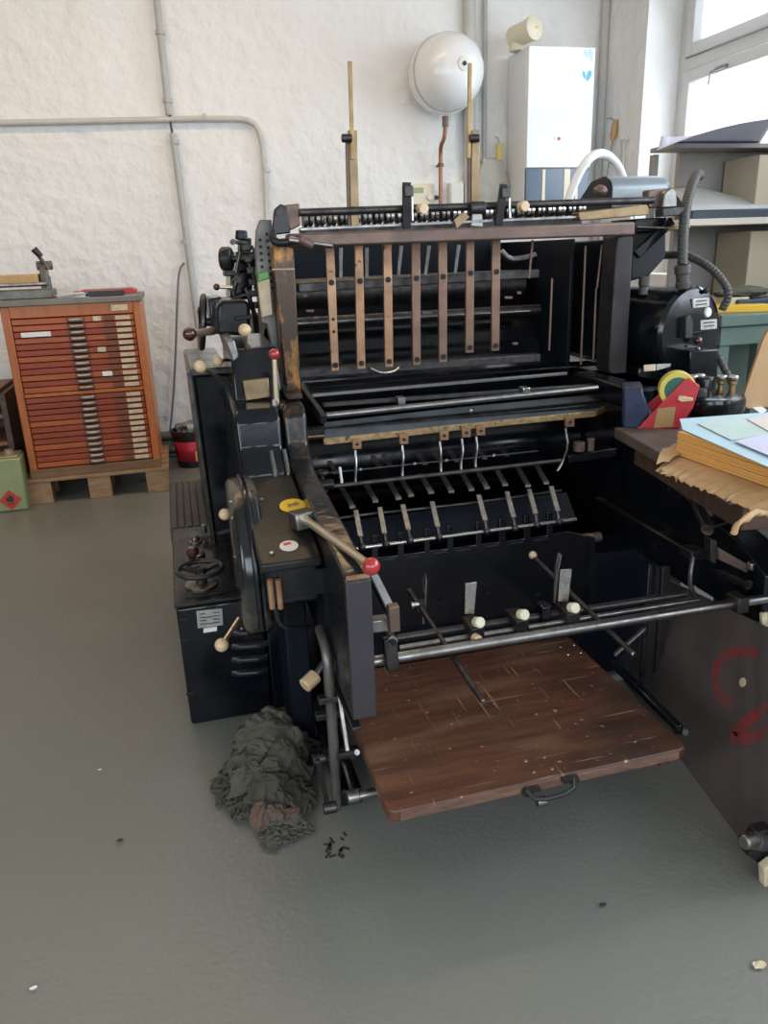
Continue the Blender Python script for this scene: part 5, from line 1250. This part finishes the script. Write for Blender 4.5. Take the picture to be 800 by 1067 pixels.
def rag(x, y, sx, sy, rot, seed, n=44, squeeze=.56, steps=85):
    """a flat cloth squeezed together, dropped on the heap and left to settle"""
    global HF
    Lx, Ly = sx * 2 / squeeze, sy * 2 / squeeze; hx, hy = Lx / (n - 1), Ly / (n - 1)
    p = np.zeros((n, n, 3)); cr, sr = math.cos(rot), math.sin(rot)
    for j in range(n):
        for i in range(n):
            u, w_ = i / (n - 1) - .5, j / (n - 1) - .5
            q = V((u * 3.2, w_ * 3.2, seed)); d = nv(q) * .05 + nv(q * 2.6) * .022
            lx, ly = u * Lx * squeeze + d.x, w_ * Ly * squeeze + d.y
            p[j, i] = (x + lx * cr - ly * sr, y + lx * sr + ly * cr, .05 + d.z * 1.3 + .02 * noise.noise(q * 5))
    p[..., 2] += hf(p[..., 0], p[..., 1]); prev = p.copy()
    def solve(A, B, L, k):
        d = B - A; l = np.sqrt((d * d).sum(-1, keepdims=True)) + 1e-9; c = d * ((l - L) / l * .5 * k); A += c; B -= c
    dd = math.hypot(hx, hy)
    for st_ in range(steps):
        vel = (p - prev) * .86; prev = p.copy(); p = p + vel; p[..., 2] -= .00042
        for it in range(9):
            for o in (0, 1):
                m_ = (n - o) // 2 * 2
                solve(p[:, o:o + m_:2], p[:, o + 1:o + m_:2], hx, .9); solve(p[o:o + m_:2], p[o + 1:o + m_:2], hy, .9)
            A, B = p[:-1, :-1].copy(), p[1:, 1:].copy(); a0, b0 = A.copy(), B.copy(); solve(A, B, dd, .25); p[:-1, :-1] += A - a0; p[1:, 1:] += B - b0
            A, B = p[:-1, 1:].copy(), p[1:, :-1].copy(); a0, b0 = A.copy(), B.copy(); solve(A, B, dd, .25); p[:-1, 1:] += A - a0; p[1:, :-1] += B - b0
            for s_, L in ((3, 3),):
                A, B = p[:, :-s_].copy(), p[:, s_:].copy(); a0, b0 = A.copy(), B.copy(); solve(A, B, hx * L * .93, .10); p[:, :-s_] += (A - a0) * .5; p[:, s_:] += (B - b0) * .5
                A, B = p[:-s_].copy(), p[s_:].copy(); a0, b0 = A.copy(), B.copy(); solve(A, B, hy * L * .93, .10); p[:-s_] += (A - a0) * .5; p[s_:] += (B - b0) * .5
            h = hf(p[..., 0], p[..., 1]) + .004; low = p[..., 2] < h
            p[..., 2] = np.maximum(p[..., 2], h)
            for c in (0, 1): p[..., c] = np.where(low, p[..., c] * .35 + prev[..., c] * .65, p[..., c])
    nh = HF.copy()
    ix = np.clip(np.rint((p[..., 0] - GX0) / GC).astype(int), 1, GNX - 2); iy = np.clip(np.rint((p[..., 1] - GY0) / GC).astype(int), 1, GNY - 2)
    for a in (-1, 0, 1):
        for b in (-1, 0, 1): np.maximum.at(nh, (iy + a, ix + b), p[..., 2] + .001)
    HF = nh
    for _ in range(2): HF[1:-1, 1:-1] = HF[1:-1, 1:-1] * .5 + .125 * (HF[:-2, 1:-1] + HF[2:, 1:-1] + HF[1:-1, :-2] + HF[1:-1, 2:])
    fs = [(r * n + c, r * n + c + 1, (r + 1) * n + c + 1, (r + 1) * n + c) for r in range(n - 1) for c in range(n - 1)]
    mb = MB(); mb._add([V(q) for q in p.reshape(-1, 3)], fs); return mb
RAGS = [
 (.145, 1.93, .085, .085, .3, .022, 'rag_dark', 'dark green rag at the back of the heap under the louvers'),
 (.06, 1.86, .06, .06, .9, .012, 'rag_dark', 'small black rag at the back left edge of the rag heap'),
 (.20, 1.82, .06, .075, 1.7, .024, 'rag_dark', 'dark rag at the right of the heap beside the lift lever'),
 (.03, 1.78, .07, .055, .2, .020, 'rag_olive', 'olive rag spread at the left edge of the rag heap'),
 (.05, 1.68, .07, .055, 2.2, .022, 'rag_olive', 'olive rag at the lower left of the rag heap'),
 (.175, 1.88, .075, .085, 2.6, .036, 'rag_grey', 'grey-olive rag draped over the top of the rag heap'),
 (.10, 1.82, .085, .07, .5, .036, 'rag_grey', 'pale olive rag at the middle of the rag heap'),
 (.165, 1.72, .075, .065, 1.2, .034, 'rag_olive', 'dark olive rag at the lower right of the rag heap'),
 (.075, 1.73, .06, .05, 3.0, .038, 'rag_grey', 'light olive twisted rag left of the middle of the heap'),
 (.12, 1.655, .07, .055, .4, .036, 'rag_olive', 'crumpled olive rag just above the pinkish rag'),
 (.125, 1.565, .062, .036, .25, .030, 'rag_grey', 'grey folded rag lying foremost on the floor'),
 (.105, 1.60, .055, .035, 2.7, .034, 'rag_pink', 'pink-stained rag near the front of the rag heap'),
]
for i, (x, y, sx, sy, ro, lay, mt, lab) in enumerate(RAGS):
    mb = rag(x, y, sx, sy, ro, 3.3 + i * 1.37)
    for e in mb.bm.edges: e.smooth = True
    o = mb.build('cleaning_rag', mt); tag(o, lab, 'rag', 'cleaning rags in the heap by the motor box')
    for e in o.data.edges: e.use_edge_sharp = False
    sd = o.modifiers.new('thick', 'SOLIDIFY'); sd.thickness = .002; sd.offset = -1
    sb = o.modifiers.new('soft', 'SUBSURF'); sb.levels = 1; sb.render_levels = 1
for i, (px, py, r, mt, lab) in enumerate(((35, 1031, .004, 'paper', 'tiny white fleck on the floor at bottom left'), (104, 803, .003, 'paper', 'tiny white fleck on the floor left of the rag heap'), (125, 877, .005, 'ink', 'small dark crumb on the open floor below the rag heap'), (628, 944, .005, 'ink', 'small dark crumb on the floor in front of the delivery board'), (791, 1007, .008, 'card', 'small pale scrap on the floor at the lower right'))):
    tag(lump(PZ(px, py, .002), r * 1.6, r, r * .7, i + 40, .4, 12).build('floor_fleck', mt), lab, 'litter')
mb = MB()
for k in range(14):
    c = PZ(352 + random.uniform(-9, 9), 882 + random.uniform(-14, 12), .0006); mb.bar(c, c + V((random.uniform(-.02, .02), random.uniform(-.03, .03), 0)), .006, .0012)
tag(mb.build('ink_smear', 'ink'), 'black greasy smear on the floor below the lift lever', 'stain')

# ------------------------------------------------------------------ light
w = bpy.data.worlds.new('sky'); SC.world = w; w.use_nodes = True
bg = w.node_tree.nodes['Background']; bg.inputs[0].default_value = (.86, .93, 1.0, 1); bg.inputs[1].default_value = 2.0
def area(name, loc, tgt, sx, sy, power, col):
    l = bpy.data.lights.new(name, 'AREA'); l.shape = 'RECTANGLE'; l.size, l.size_y = sx, sy; l.energy = power; l.color = col
    o = bpy.data.objects.new(name, l); COL.objects.link(o); o.location = loc
    o.rotation_euler = (V(tgt) - V(loc)).to_track_quat('-Z', 'Z').to_euler(); return o
def window_light(name, hole, side, power, col, tilt):
    a, b, c, d = hole; m_ = (a + b) / 2; z = (c + d) / 2
    if side == 'R': area(name, (XW + .48, m_, z), (XW - .52, m_, z - tilt), b - a - .2, d - c - .2, power, col)
    if side == 'F': area(name, (m_, Y0 - .15, z), (m_, Y0 + .85, z - tilt), b - a - .2, d - c - .2, power, col)
    if side == 'L': area(name, (X0 - .15, m_, z), (X0 + .85, m_, z - tilt), b - a - .2, d - c - .2, power, col)
window_light('daylight_window_one', WINR[0], 'R', 38, (.78, .89, 1.0), .6)
window_light('daylight_window_two', WINR[1], 'R', 80, (.79, .895, 1.0), .9)
window_light('daylight_window_three', WINR[2], 'R', 55, (.79, .895, 1.0), .9)
for k, h in enumerate(WINF): window_light('daylight_front', h, 'F', 62, (.79, .895, 1.0), 1.0)
window_light('daylight_left', WINL[0], 'L', 70, (.95, .96, .98), 1.0)
# added warm fill for the upper back wall, no known lamp there
area('warm_wall_fill', (-.4, 3.9, ZC - .05), (-.4, 3.9, 0), 4.2, .3, 40, (1.0, .66, .34))

vs_ = SC.view_settings
vs_.view_transform = 'Standard'; vs_.look = 'None'; vs_.gamma = 1.0; vs_.use_curve_mapping = False; vs_.exposure = 0.22
